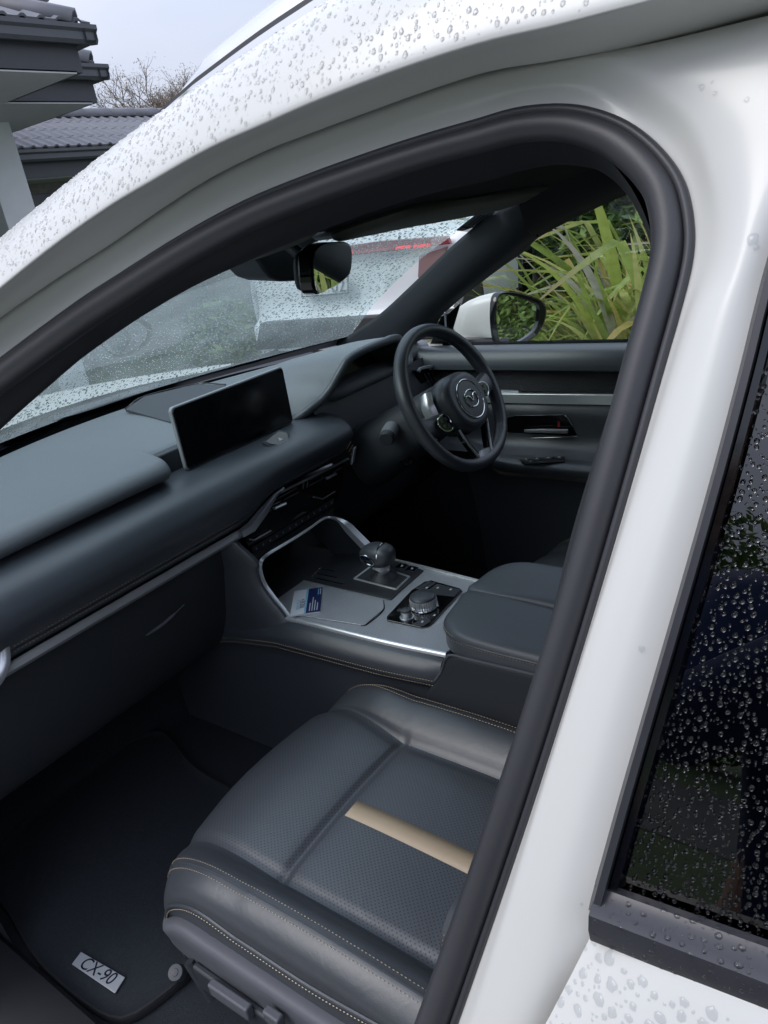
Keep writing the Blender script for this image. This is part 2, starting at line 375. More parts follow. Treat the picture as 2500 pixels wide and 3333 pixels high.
# garage wall behind the windscreen view
MB().box((fx1-2.2, fy0+3.6, 1.4), (7.5, .25, 2.8)).obj('wall', K['render'], house)
# far wing: lower tiled roof with window
gw = at(85, 483, z=2.62); gz = 2.62; wy = gw[1]+.2; wx0 = gw[0]-1.2
gutter_x(wx0, wx0+8, wy, gz, house)
MB().box((wx0+4, wy+.03, gz-.20), (8, .024, .18)).obj('fascia', K['fascia'], house)
MB().box((wx0+4, wy+.32, gz-.29), (8, .55, .02)).obj('soffit', K['soffit'], house)
MB().box((wx0+4, wy+.62, 1.25), (8, .15, 2.5)).obj('wall', mat('brick wall', (.20, .19, .17), .8, bump=.4, bscale=40, var=.2, vscale=20), house)
wv = at(190, 620, y=wy+.5)
wn = empty('window', house)
MB().box((wv[0]+.35, wy+.535, 1.55), (1.5, .05, 1.3)).obj('frame', K['gutter'], wn, bevel=.004); MB().box((wv[0]+.35, wy+.51, 1.55), (1.3, .02, 1.1)).obj('pane', K['darkglass'], wn)
t_ = 24
tiles(house, (wx0, wy-.05, gz+.02), (1, 0, 0), (0, math.cos(R_(t_)), math.sin(R_(t_))), 26, 4)
rzz = gz+.02+4*.32*math.sin(R_(t_)); ryy = wy-.05+4*.32*math.cos(R_(t_))
for i in range(20):
    b = MB(); b.grid(sweep_grid([A3(wx0+.42*i, ryy, rzz+.03), A3(wx0+.42*i+.44, ryy, rzz+.045)], [(-.14, -.06), (-.10, .03), (0, .06), (.10, .03), (.14, -.06)], 1)); b.obj('ridge_tile', K['tile'], house, smooth=40, solid=.02)
MB().box(at(150, 360, y=ryy+1.5)+A3(-.1, 0, -.55), (.8, .6, 1.5)).obj('chimney_block', K['render'], house)
b = MB(); b.grid([[A3(wx0, ryy, rzz), A3(wx0+8.4, ryy, rzz)], [A3(wx0, ryy+2.4, gz), A3(wx0+8.4, ryy+2.4, gz)]]); b.obj('roof_slope', K['tile'], house, smooth=0)
# upper storey edge at the very top of the view
uz = at(60, 15, y=fy0+2.2); MB().box((uz[0]-2.0, fy0+2.6, uz[2]+.8), (4.0, .8, 2.0)).obj('upper_wall', K['render'], house)
MB().box((uz[0]-1.86, fy0+2.35, uz[2]+.10+.0), (4.4, .5, .12)).obj('upper_gutter', K['gutter'], house)
# ---- vegetation
def leafmat(name, cols, rough=.45, trans=.25, tip=False):
    m = mat(name, cols[0], rough); t = m.node_tree; b = t.nodes['Principled BSDF']
    oi = t.nodes.new('ShaderNodeObjectInfo'); geo = t.nodes.new('ShaderNodeNewGeometry'); ad = t.nodes.new('ShaderNodeMath'); ad.operation = 'ADD'
    t.links.new(oi.outputs['Random'], ad.inputs[0]); t.links.new(geo.outputs['Random Per Island'], ad.inputs[1]); fr = t.nodes.new('ShaderNodeMath'); fr.operation = 'FRACT'; t.links.new(ad.outputs[0], fr.inputs[0])
    cr = t.nodes.new('ShaderNodeValToRGB'); cr.color_ramp.interpolation = 'CONSTANT' if len(cols) > 4 else 'LINEAR'
    while len(cr.color_ramp.elements) < len(cols): cr.color_ramp.elements.new(.5)
    for i, c in enumerate(cols): cr.color_ramp.elements[i].position = i/len(cols); cr.color_ramp.elements[i].color = (*c, 1)
    t.links.new(fr.outputs[0], cr.inputs[0])
    tc = t.nodes.new('ShaderNodeTexCoord'); no = t.nodes.new('ShaderNodeTexNoise'); no.inputs['Scale'].default_value = 25; no.inputs['Detail'].default_value = 4; t.links.new(tc.outputs['Object'], no.inputs['Vector'])
    mx = t.nodes.new('ShaderNodeMix'); mx.data_type = 'RGBA'; mx.blend_type = 'MULTIPLY'; mx.inputs[0].default_value = .5
    r2 = t.nodes.new('ShaderNodeValToRGB'); r2.color_ramp.elements[0].position = .35; r2.color_ramp.elements[0].color = (.45, .42, .38, 1); r2.color_ramp.elements[1].position = .65
    t.links.new(no.outputs['Fac'], r2.inputs[0]); t.links.new(cr.outputs[0], mx.inputs[6]); t.links.new(r2.outputs[0], mx.inputs[7]); t.links.new(mx.outputs[2], b.inputs['Base Color'])
    if tip:                                    # withered brown tips
        ln = t.nodes.new('ShaderNodeVectorMath'); ln.operation = 'LENGTH'; t.links.new(tc.outputs['Object'], ln.inputs[0])
        a2 = t.nodes.new('ShaderNodeMath'); a2.operation = 'MULTIPLY_ADD'; a2.inputs[1].default_value = .35; t.links.new(no.outputs['Fac'], a2.inputs[0]); t.links.new(ln.outputs['Value'], a2.inputs[2])
        mr = t.nodes.new('ShaderNodeMapRange'); mr.inputs[1].default_value = 1.08; mr.inputs[2].default_value = 1.3; mr.inputs[4].default_value = .85; t.links.new(a2.outputs[0], mr.inputs[0])
        m3 = t.nodes.new('ShaderNodeMix'); m3.data_type = 'RGBA'; t.links.new(mr.outputs[0], m3.inputs[0]); t.links.new(mx.outputs[2], m3.inputs[6]); m3.inputs[7].default_value = (.30, .17, .07, 1); t.links.new(m3.outputs[2], b.inputs['Base Color'])
    tr = t.nodes.new('ShaderNodeBsdfTranslucent'); t.links.new(mx.outputs[2], tr.inputs[0]); ms = t.nodes.new('ShaderNodeMixShader'); ms.inputs[0].default_value = trans
    t.links.new(b.outputs[0], ms.inputs[1]); t.links.new(tr.outputs[0], ms.inputs[2]); t.links.new(ms.outputs[0], t.nodes['Material Output'].inputs[0])
    return m
K['flax'] = leafmat('flax leaf', [(.36, .46, .11), (.44, .52, .12), (.30, .42, .12), (.52, .55, .19), (.38, .48, .12), (.48, .46, .37), (.37, .47, .12), (.60, .50, .16), (.50, .56, .36), (.32, .43, .10)], .32, trans=.5, tip=True)
K['flaxdead'] = leafmat('dry flax leaf', [(.36, .24, .15), (.42, .33, .25), (.34, .29, .26), (.48, .33, .11)], .6)
K['hedge'] = leafmat('hedge leaf', [(.20, .33, .08), (.28, .42, .11), (.36, .48, .16), (.15, .25, .06)], .35)
K['shrub'] = leafmat('shrub leaf', [(.13, .24, .07), (.19, .32, .09), (.27, .37, .09), (.09, .17, .06)], .35)
K['bark'] = mat('bark', (.09, .07, .055), .9, bump=.6, bscale=50)
K['twig'] = mat('bare twigs', (.20, .155, .12), .85, var=.25, vscale=6)
rng = random.Random(11)
def blade_mesh(seed):
    r = random.Random(seed); L = r.uniform(.95, 1.35); W = r.uniform(.012, .023); bend = r.uniform(.05, .9); fold = r.random() < .22; g = []
    tw = r.uniform(-.8, .8)
    n = 12
    p = A3(0, 0, 0); th = R_(r.uniform(4, 10)); k = r.uniform(.4, .75)
    for i in range(n+1):
        t = i/n; wd = W*min(1, .45+2.2*t)*(1 if t < .55 else max(.02, 1-((t-.55)/.45)**1.6))
        a = tw*t; sx, sy = math.cos(a), math.sin(a)
        up = .35*wd
        g.append([p+A3(0, -wd*sx, wd*sy*.6+up), p, p+A3(0, wd*sx, -wd*sy*.6+up)])
        th += bend*(2.0*t)*.16+(1.0 if fold and abs(t-k) < .045 else 0)
        p = p+A3(math.sin(th), 0, math.cos(th))*L/n
    o = MB().grid(g).obj('leaf', K['flax'], None, smooth=180); me = o.data; bpy.data.objects.remove(o); return me
BL = [blade_mesh(i) for i in range(14)]; BD = []
for i in range(4):
    me = blade_mesh(60+i); me = me.copy(); me.materials[0] = K['flaxdead']; BD.append(me)
def flax(label, x, y, n, sc, seed, z=.06):
    r = random.Random(seed); t = thing('flax_plant', label, 'plant', 'flax plants along the driveway'); t.location = (x, y, z)
    for i in range(n):
        dead = r.random() < .16; me = (BD if dead else BL)[r.randrange(4 if dead else 14)]
        o = bpy.data.objects.new('leaf', me); COL.objects.link(o); o.parent = t
        a = r.uniform(0, 2*math.pi); ti = r.uniform(.02, .75)**.8 if not dead else r.uniform(.6, 1.1)
        s = sc*r.uniform(.65, 1.15)
        o.matrix_local = Matrix.Translation((.13*sc*math.cos(a)*r.random(), .13*sc*math.sin(a)*r.random(), 0)) @ Matrix.Rotation(a, 4, 'Z') @ Matrix.Rotation(ti, 4, 'Y') @ Matrix.Diagonal((s, s*r.uniform(.7, 1.15), s, 1))
    return t
for args in (('flax clump nearest the driver window, filling its right half', 2.75, .0, 290, 1.15, 1), ('low flax clump seen just right of the door mirror', 2.5, .5, 270, 1.0, 2), ('tall flax clump standing behind the nearest clump', 3.3, .1, 190, 1.5, 3), ('flax clump at the far left end of the bed near the white tail', 3.2, .8, 170, 1.1, 4), ('flax clump at the right end of the window view', 3.0, -.45, 120, 1.2, 5), ('upright flax clump between the door mirror and the nearest clump', 2.62, .27, 210, 1.1, 7), ('dense flax clump in the middle row of the bed', 3.0, .42, 210, 1.25, 8), ('grey-leaved tall flax clump at the back of the bed', 3.9, .4, 120, 1.7, 6)):
    flax(*args)
def crown(name, m, parent, boxes, n, size, seed, sphere=True, shape='leaf'):
    r = random.Random(seed); V = []; F = []
    for i in range(n):
        c, h = boxes[r.randrange(len(boxes))]
        while True:
            q = [r.uniform(-1, 1) for _ in range(3)]
            d2 = sum(a*a for a in q)
            if (not sphere) or (d2 < 1 and d2 > .25*r.random()): break
        p = Vector((c[0]+q[0]*h[0], c[1]+q[1]*h[1], c[2]+q[2]*h[2])); s = size*r.uniform(.6, 1.3)
        a = Vector((r.gauss(0, 1), r.gauss(0, 1), r.gauss(0, .6))).normalized(); b_ = a.cross(Vector((r.gauss(0, 1), r.gauss(0, 1), r.gauss(0, 1)))).normalized(); nn_ = a.cross(b_)
        o = len(V); V += [p-a*s, p+b_*s*.42+nn_*s*.1, p+a*s, p-b_*s*.42+nn_*s*.1]; F += [(o, o+1, o+2), (o, o+2, o+3)]
    me = bpy.data.meshes.new(name); me.from_pydata([tuple(v) for v in V], [], F); me.materials.append(m); o = bpy.data.objects.new(name, me); COL.objects.link(o); o.parent = parent; o['kind'] = 'stuff'; return o
def trunkpart(parent, base, top, r=.05, seed=0):
    q = random.Random(seed); b = MB()
    P = crs([base, base*.5+top*.5+A3(q.uniform(-.1, .1), q.uniform(-.1, .1), 0), top], 5); b.tube(P, np.linspace(r, r*.4, len(P)), 8)
    for i in range(6):
        s_ = P[3+i]; b.tube([s_, s_+A3(q.uniform(-.4, .4), q.uniform(-.4, .4), q.uniform(.1, .4))], [r*.4, r*.12], 6)
    b.obj('trunk', K['bark'], parent)
sh1 = thing('broadleaf_shrub', 'dark green leafy shrub behind the flax clumps', 'shrub')
trunkpart(sh1, A3(4.4, .9, .05), A3(4.4, .9, 1.5), .06, 1)
crown('crown', K['shrub'], sh1, [((4.3, .8, 1.2), (.8, 1.0, .9)), ((4.6, 1.8, 1.4), (.8, .9, 1.0)), ((4.7, -.2, 1.5), (.8, .9, 1.0)), ((5.0, .9, 2.1), (.9, 1.6, .7)), ((4.2, -1.0, 1.2), (.7, .8, .8)), ((3.75, .3, .9), (.35, 1.2, .7)), ((3.75, .9, 1.4), (.3, .8, .6))], 34000, .055, 3)
hd = thing('clipped_hedge', 'clipped green hedge reflected in the driver door mirror', 'hedge')
MB().box((2.40, -3.75, .78), (.5, 5.0, 1.5)).obj('branches', K['bark'], hd)
crown('leaves', K['hedge'], hd, [((2.05, -3.75, .82), (.09, 2.6, .85))]*4+[((2.35, -3.75, 1.60), (.38, 2.6, .10))], 34000, .026, 5, sphere=False)
bt = thing('bare_tree', 'brown leafless tree rising behind the car roof', 'tree')
def twigs(parent, base, n, H, W, seed):
    r = random.Random(seed); b = MB(); tips = []
    def grow(p, d, L, rad, dep):
        e = p+d*L; b.tube([p, (p+e)/2+A3(r.gauss(0, .03), r.gauss(0, .03), 0)*L, e], [rad, rad*.85, rad*.6], 4, caps=False)
        if dep == 0: tips.append(e); return
        for _ in range(r.choice((3, 4, 4))):
            nd = d+A3(r.gauss(0, .5), r.gauss(0, .5), r.gauss(.12, .3)); nd /= np.linalg.norm(nd); grow(p+d*L*r.uniform(.45, 1), nd, L*r.uniform(.55, .8), rad*.58, dep-1)
    for i in range(n):
        d = A3(r.uniform(-W, W), r.uniform(-W, W), 1); d /= np.linalg.norm(d); grow(base, d, H*.34, .05, 5)
    V = []; F = []
    for p in tips:
        for _ in range(6):
            c = p+A3(r.gauss(0, .06), r.gauss(0, .06), r.gauss(0, .06)); s = r.uniform(.012, .03); o = len(V); u_ = A3(r.gauss(0, 1), r.gauss(0, 1), r.gauss(0, 1)); v_ = A3(r.gauss(0, 1), r.gauss(0, 1), r.gauss(0, 1)); u_ *= s/np.linalg.norm(u_); v_ *= s*.6/np.linalg.norm(v_)
            V += [c-u_, c+v_, c+u_]; F.append((o, o+1, o+2))
    MB().add(V, F).obj('dry_leaves', K['twig'], parent, smooth=0, kind='stuff')
    return b
tb = at(600, 420, y=13.0)
w_ = twigs(bt, A3(tb[0]+.2, 13, tb[2]-1.3), 13, 3.3, 1.3, 4); w_.obj('twigs', K['twig'], bt, smooth=0, kind='stuff')
MB().tube([A3(tb[0], 13, 0), A3(tb[0]+.1, 13, 1), A3(tb[0]+.2, 13, tb[2]-1.25)], [.16, .12, .09], 10).obj('trunk', K['twig'], bt)
gb1 = thing('garden_bush', 'spiky green bush by the house wall seen through the wet windscreen', 'bush')
gp_ = at(740, 1075, z=.75)
gp_ = at(735, 1075, y=4.2)
crown('crown', K['shrub'], gb1, [((gp_[0], 4.2, gp_[2]-.1), (.4, .4, .38))], 2500, .05, 9); trunkpart(gb1, A3(gp_[0], 4.2, 0), A3(gp_[0], 4.2, gp_[2]), .03, 2)
# things across the road, seen only in the wet rear window
for i, (tx, ty, th) in enumerate(((-24, -9, 8), (-23, -2, 9.5), (-25, 5, 8.5), (-23, 13, 9), (-24, 21, 8))):
    t = thing('street_tree', ('first', 'second', 'third', 'fourth', 'last')[i]+' dark tree in the row across the road, mirrored in the rear window', 'tree', 'trees across the road')
    trunkpart(t, A3(tx, ty, 0), A3(tx, ty, th*.6), .22, i)
    crown('crown', K['shrub'], t, [((tx, ty, th*.55), (3.0, 3.8, th*.45)), ((tx+.5, ty+1.5, th*.4), (2.6, 3, th*.38)), ((tx+1, ty-1.5, th*.3), (2.2, 3, th*.3))], 9000, .24, 40+i)
wb = thing('wheelie_bin', 'dark wheelie bin on the kerb, mirrored in the rear window', 'bin')
MB().grid(patch([[A3(-8.6+sx_*w_, 1.6+sy_*w_, z) for sx_, sy_ in ((-1, -1), (1, -1), (1, 1), (-1, 1), (-1, -1))] for z, w_ in ((.05, .20), (.5, .25), (.98, .29))], 1, 3)).obj('bin_body', K['fascia'], wb, smooth=30)
MB().box((-8.6, 1.6, 1.02), (.62, .64, .06)).obj('bin_lid', K['gutter'], wb, bevel=.02)
for s_ in (-1, 1): MB().lathe([(.02, -.03), (.1, -.03), (.1, .03), (.02, .03)], A3(-8.35, 1.6+.25*s_, .1), (0, 1, 0), 16).obj('bin_wheel', K['fascia'], wb)
# =================================================================== the other white vehicle
ov = thing('parked_white_wagon', 'white vehicle with red tail lamp bar parked across the drive beyond the windscreen', 'car')
XV = 2.85
def V_(u, v, dx=0): return at(u, v, x=XV+dx)
yl = V_(790, 930)[1]; yr = V_(1535, 850)[1]
K['paint2'] = mat('white paint dull', (.72, .74, .75), .3, coat=.3, var=.02)
tailn = []
for z, dx in ((.42, .06), (.55, .0), (.78, -.03), (.84, .04), (.95, .07), (1.12, .07), (1.26, .10), (1.34, .16), (1.62, .32), (1.80, .50)):
    tailn.append([A3(XV+dx+(.10 if abs(s) == 1 else 0), (yl+yr)/2+s*(yl-yr)/2*(1 if z < 1.3 else 1-.10*(z-1.3)/.5), z) for s in (-1, -.94, -.5, 0, .5, .94, 1)])
MB().grid(patch(tailn, 3, 3)).obj('tailgate', K['paint2'], ov, smooth=180)
sd_ = []
for x in (XV+.10, XV+.5, XV+1.2, XV+2.5, XV+4.2):
    k = 0 if x > XV+.3 else 1
    sd_.append([A3(x+(.02 if k else 0), yr+.0, .42), A3(x, yr-.03, .78), A3(x, yr-.02, 1.1), A3(x+(.06 if k else 0), yr+.02, 1.3), A3(x+(.35 if k else 0), yr+.12, 1.75)])
MB().grid(patch(sd_, 3, 3)).obj('side_panel', K['paint2'], ov, smooth=180)
MB().grid([[A3(XV+.45, yl-.2, 1.79), A3(XV+4.2, yl-.2, 1.79)], [A3(XV+.45, yr+.2, 1.79), A3(XV+4.2, yr+.2, 1.79)]]).obj('roof_panel', K['paint2'], ov, smooth=0)
sd2 = [[p*A3(1, 1, 1)+A3(0, 2*((yl+yr)/2-p[1]), 0) for p in r] for r in sd_]
MB().grid(patch(sd2, 3, 3)).obj('side_panel', K['paint2'], ov, smooth=180)
MB().grid([[A3(XV+4.2, yl, .4), A3(XV+4.2, yr, .4)], [A3(XV+4.2, yl, 1.8), A3(XV+4.2, yr, 1.8)]]).obj('front_panel', K['paint2'], ov, smooth=0)
K['redlens'] = mat('red lens', (.20, .022, .03), .12, coat=.5); K['redlit'] = emis('lit red', (.8, .03, .04), .45)
slab('tail_lamp_bar', [V_(1075, 838, .05), V_(1075, 806, .05), V_(1250, 782, .05), V_(1462, 765, .05), V_(1474, 792, .05), V_(1250, 820, .05)], (-1, 0, 0), .03, K['redlens'], ov, bevel=.004)
for a, c in ((1290, 1338), (1348, 1402), (1140, 1152)):
    slab('lit_lamp', [V_(a, 813-(a-1290)*.09, .018), V_(a, 802-(a-1290)*.09, .018), V_(c, 802-(c-1290)*.09, .018), V_(c, 811-(c-1290)*.09, .018)], (-1, 0, 0), .01, K['redlit'], ov, bevel=0)
slab('lamp_strip', [V_(1160, 826, .018), V_(1160, 817, .018), V_(1284, 804, .018), V_(1284, 812, .018)], (-1, 0, 0), .006, mat('glowing red strip', (.5, .03, .04), .3), ov, bevel=0)
slab('corner_lamp', [V_(1372, 830, .08), V_(1462, 800, .08), V_(1450, 860, .08), V_(1400, 925, .08), V_(1368, 900, .08)], (-1, 0, 0), .03, mat('smoked red lens', (.24, .15, .15), .25, coat=.3), ov, bevel=.004)
plate = mat('plate white', (.62, .63, .63), .4); pk = mat('plate black', (.02, .02, .02), .5)
slab('number_plate_frame', [V_(984, 968, .02), V_(984, 905, .02), V_(1136, 896, .02), V_(1136, 956, .02)], (-1, 0, 0), .012, pk, ov, bevel=.003)
slab('number_plate', [V_(989, 962, .005), V_(989, 911, .005), V_(1131, 902, .005), V_(1131, 951, .005)], (-1, 0, 0), .012, plate, ov, bevel=0)
font('plate_digits', '02', .13, V_(1100, 931, -.012), (0, -1, 0), (0, 0, 1), pk, ov, .001)
slab('lower_bumper', [V_(830, 1140, -.05), V_(845, 1052, -.05), V_(1240, 1028, -.05), V_(1470, 1010, -.05), V_(1480, 1100, -.05)], (1, 0, 0), .08, mat('bumper black', (.03, .03, .032), .6), ov, bevel=.01)
slab('rear_window', [V_(880, 800, .16), V_(930, 640, .36), V_(1400, 560, .36), V_(1440, 745, .16)], (-1, 0, .4), .01, K['darkglass'], ov, bevel=.004)
for sx_, yy in ((.95, yr+.02), (.95, yl-.22), (3.4, yr+.02), (3.4, yl-.22)):
    w2 = empty('wheel', ov); MB().lathe([(.2, 0), (.33, .0), (.36, .03), (.36, .19), (.33, .22), (.2, .22)], A3(XV+sx_, yy-.03, .36), (0, 1, 0), 32).obj('tyre', mat('tyre', (.02, .02, .02), .8), w2); MB().lathe([(.21, .03), (.1, .05), (0, .05)], A3(XV+sx_, yy-.03, .36), (0, 1, 0), 24).obj('rim', K['satin'], w2)
bk_ = at(1718, 880, y=yr-.15)
slab('black_side_post', [at(1703, 815, y=yr-.06), at(1733, 795, y=yr-.06), at(1736, 955, y=yr-.06), at(1700, 950, y=yr-.06)], (0, 1, 0), .08, K['piano'], ov, bevel=.006)
slab('side_cladding', [at(1500, 1000, y=yr-.045), at(1530, 900, y=yr-.045), at(1570, 905, y=yr-.045), at(1578, 965, y=yr-.045), at(1640, 955, y=yr-.045), at(1690, 935, y=yr-.045), at(1700, 1010, y=yr-.045)], (0, 1, 0), .05, mat('grey cladding', (.06, .06, .065), .5), ov, bevel=.004)
# =================================================================== the white car: body
suv = thing('white_suv', 'white rain-wet car with its front passenger doorway open, black leather cabin in view', 'car')
def interp_row(st, tab):
    xs = [a for a, b in tab]; ys = [b for a, b in tab]
    return [float(np.interp(s, xs, ys)) for s in st]
st = [-520, -260, 0, 181, 362, 500, 681, 862, 1000, 1217, 1398, 1600, 1800, 2103, 2500, 2900]
r2y = interp_row(st, [(-520, 1470), (-260, 1240), (0, 1036), (181, 910), (362, 794), (500, 698), (681, 582), (862, 492), (1000, 438), (1217, 358), (1398, 293), (1600, 231), (1800, 198), (2103, 145), (2500, 51), (2900, -45)])
r3y = interp_row(st, [(-520, 1395), (-260, 1150), (0, 931), (181, 787), (362, 660), (500, 578), (681, 475), (862, 394), (1000, 333), (1217, 248), (1398, 184), (1600, 123), (1800, 78), (2103, 0), (2500, -100), (2900, -200)])
R2 = np.array([at(u, v, **S(.006)) for u, v in zip(st, r2y)])
R3 = np.array([at(u, v, **S(.056)) for u, v in zip(st, r3y)])
R3b = np.array([at(u, v+14, **S(.0535)) for u, v in zip(st, r3y)])
Rm = np.array([at(u, .5*v+.5*q, **S(.031)) for u, v, q in zip(st, r3y, r2y)])
def ridge_z(y): return float(np.interp(-y, [-.9, -.6, -.35, -.1, .05, .143, .392, .442, .577, .7, .9, 1.4], [1.14, 1.26, 1.355, 1.445, 1.498, 1.527, 1.586, 1.596, 1.622, 1.638, 1.652, 1.668]))
def ridge_x(y): return float(np.interp(-y, [-.9, -.3, 0, .4, .9], [-.70, -.675, -.655, -.645, -.64]))
R4 = np.array([A3(ridge_x(p[1]), p[1], ridge_z(p[1])) for p in R3])
e1 = R3*.90+R4*.10+A3(-.002, 0, .0035)
e2 = R3*.72+R4*.28+A3(-.0035, 0, .009)
e3 = R3*.40+R4*.60+A3(-.004, 0, .011)
R6 = R4+A3(.045, 0, .010); R7 = R4+A3(.11, .0, .016)
net = [R2, Rm, R3b, R3, e1, e2, e3, R4, R6, R7]
def _extend(row):                       # carry the roof edge on over the rear door to the tail
    p = row[-1]; return np.vstack([row]+[[p+A3(.012*k, -d, dz)] for k, d, dz in ((0, .35, .012), (.5, .9, .010), (1.5, 1.5, -.02), (3, 2.05, -.07))])
net = [_extend(r) for r in net]
ROOFSIDE = patch(net, 5, 4)
MB().grid(ROOFSIDE).obj('roof_side_panel', K['paint'], suv, smooth=180)['label'] = 'white roof side and windscreen pillar beaded with raindrops'
# ---- doorway flange and B pillar
Bst = [((-520, 1590), (-520, 1545), (-520, 1490), (-520, 1470)), ((-260, 1370), (-260, 1323), (-260, 1262), (-260, 1240)), ((0, 1174), (0, 1127), (0, 1060), (0, 1036)), ((253, 989), (253, 945), (253, 885), (253, 863)), ((398, 895), (398, 852), (398, 795), (398, 769)),
 ((600, 769), (600, 729), (600, 660), (600, 634)), ((800, 662), (800, 629), (800, 550), (800, 523)), ((1000, 580), (1000, 535), (1000, 465), (1000, 438)), ((1217, 503), (1217, 452), (1217, 385), (1217, 358)),
 ((1398, 445), (1398, 395), (1398, 318), (1398, 293)), ((1550, 402), (1550, 353), (1555, 272), (1550, 247)), ((1681, 365), (1681, 307), (1690, 237), (1700, 213)), ((1800, 353), (1801, 286), (1830, 218), (1860, 190)),
 ((1900, 361), (1905, 290), (1950, 208), (2103, 145)), ((2012, 398), (2020, 330), (2090, 245), (2500, 51)), ((2103, 458), (2125, 390), (2200, 315), (2750, -10)), ((2181, 543), (2215, 490), (2280, 410), (2800, 250)),
 ((2223, 627), (2262, 603), (2325, 540), (2720, 480)), ((2244, 753), (2278, 740), (2350, 690), (2560, 720)), ((2236, 860), (2268, 860), (2325, 860), (2494, 865)), ((2200, 1010), (2225, 1015), (2262, 1010), (2452, 1010)),
 ((2152, 1175), (2172, 1180), (2200, 1180), (2412, 1175)), ((2086, 1441), (2100, 1445), (2120, 1450), (2346, 1450)), ((1989, 1740), (2003, 1745), (2022, 1750), (2263, 1750)), ((1907, 2039), (1920, 2043), (1940, 2048), (2180, 2045)),
 ((1825, 2328), (1838, 2333), (1858, 2338), (2098, 2335)), ((1758, 2530), (1770, 2535), (1788, 2538), (2030, 2530)), ((1685, 2700), (1697, 2703), (1714, 2707), (1983, 2700)), ((1619, 2919), (1632, 2922), (1655, 2925), (1932, 2925)),
 ((1559, 3124), (1575, 3127), (1605, 3130), (1930, 3150)), ((1480, 3333), (1500, 3337), (1560, 3345), (1890, 3330)), ((1380, 3600), (1400, 3600), (1480, 3600), (1800, 3600)), ((1230, 4050), (1250, 4050), (1330, 4050), (1650, 4050))]
nA = 12
def _fit(col, lo, hi, deg=4):
    yy = [Bst[i][col][1] for i in range(lo, hi)]; xx = [Bst[i][col][0] for i in range(lo, hi)]; c = np.polyfit(yy, xx, deg)
    for i in range(lo+1, hi): 
        t = list(Bst[i]); t[col] = (float(np.polyval(c, t[col][1])), t[col][1]); Bst[i] = tuple(t)
for c_ in (0, 1, 2): _fit(c_, 20, 33)
_fit(3, 19, 29, 3)
rows = [[], [], [], [], []]
for i, (a, b, c, d) in enumerate(Bst):
    k = min(1, max(0, (i-nA+1)/5.0)); k = k*k*(3-2*k)
    if i < nA+1: d = (d[0], d[1]-12*(1-k))
    rows[0].append(at(*a, **S(.003*(1-k)))); rows[1].append(at(*b, **S(.0*(1-k)+.003*k)))
    rows[2].append(at(*c, **S(.0035*(1-k)+.013*k))); mid = ((c[0]*.5+d[0]*.5), (c[1]*.5+d[1]*.5))
    rows[3].append(at(*mid, **S(.0035*(1-k)+.020*k))); rows[4].append(at(*d, **S(.0025*(1-k)+.016*k if i < 29 else (.012 if i == 29 else .006))))
FL = patch(rows, 4, 5)
MB().grid(FL).obj('door_frame', K['paint'], suv, smooth=180)['label'] = 'white painted doorway frame and middle pillar'
R0 = np.array(rows[0]); LIPP = crs(R0, 4)
# back face of the flange (closes the pillar towards the cabin)
# ---- black doorway seal
inn = {0: 46, 9: 46, 12: 52, 15: 60, 18: 62, 21: 62, 24: 58, 28: 60, 32: 62}
path = []; rad = []
for i, (a, b, c, d) in enumerate(Bst):
    w_ = float(np.interp(i, list(inn), list(inn.values())))
    p0 = np.array(Bst[max(0, i-1)][0], float); p1 = np.array(Bst[min(len(Bst)-1, i+1)][0], float)
    t = (p1-p0)/np.linalg.norm(p1-p0); nrm = np.array([-t[1], t[0]])
    q = np.array(a, float)+nrm*w_
    P = at(q[0], q[1], **S(-.004)); path.append(P); rad.append(w_/FPX*np.dot(P-CAM, CF_)*.97)
SEAL = crs(path, 5); RAD = np.interp(np.linspace(0, 1, len(SEAL)), np.linspace(0, 1, len(rad)), rad)
sealroot = empty('door_seal', suv)
prof = [(math.cos(R_(a)), math.sin(R_(a))) for a in range(0, 360, 15)]
MB().grid(sweep_grid(SEAL, prof, RAD, (-1, 0, .36)), True).obj('seal_tube', K['rubber'], sealroot, smooth=180)
lip = crs([at(a[0], a[1], **S(.002)) for a, b, c, d in Bst], 4)
MB().tube(lip, .0026, 8, up=(-1, 0, .36)).obj('seal_lip', K['rubber'], sealroot, smooth=180)
# ---- inner trim between seal and windscreen / headlining
tp = [(-520, 1700, -520, 1790, -520, 1920), (-260, 1450, -260, 1530, -260, 1640), (0, 1250, 0, 1315, 0, 1400), (72, 1190, 72, 1253, 72, 1334), (152, 1132, 152, 1188, 180, 1240), (217, 1085, 217, 1145, 262, 1170), (275, 1045, 275, 1114, 330, 1120), (330, 1005, 330, 1071, 394, 1075),
 (434, 950, 434, 1013, 490, 1012), (600, 850, 600, 925, 640, 922), (800, 750, 800, 832, 820, 838), (1000, 665, 1000, 735, 1010, 760), (1217, 590, 1217, 646, 1230, 680), (1398, 530, 1398, 592, 1405, 625), (1600, 478, 1600, 541, 1610, 580), (1700, 450, 1700, 514, 1700, 550), (1800, 440, 1800, 503, 1800, 530), (1880, 450, 1880, 508, 1870, 530), (1960, 500, 1955, 528, 1948, 545), (2040, 590, 2032, 600, 2024, 600), (2095, 690, 2090, 695, 2086, 695), (2130, 810, 2128, 812, 2124, 812), (2125, 930, 2120, 930, 2116, 930)]
t0 = [at(a, b, **S(-.010)) for a, b, c, d, e, f in tp]; t1 = [at(c, d, **S(-.030)) for a, b, c, d, e, f in tp]
t2 = [at(e, f, **S(-.055)) for a, b, c, d, e, f in tp]; t3 = [p+A3(.03, .0, .035) for p in t2]
MB().grid(patch([t0, t1, t2, t3], 4, 4)).obj('roof_rail_trim', K['trim'], suv, smooth=180)
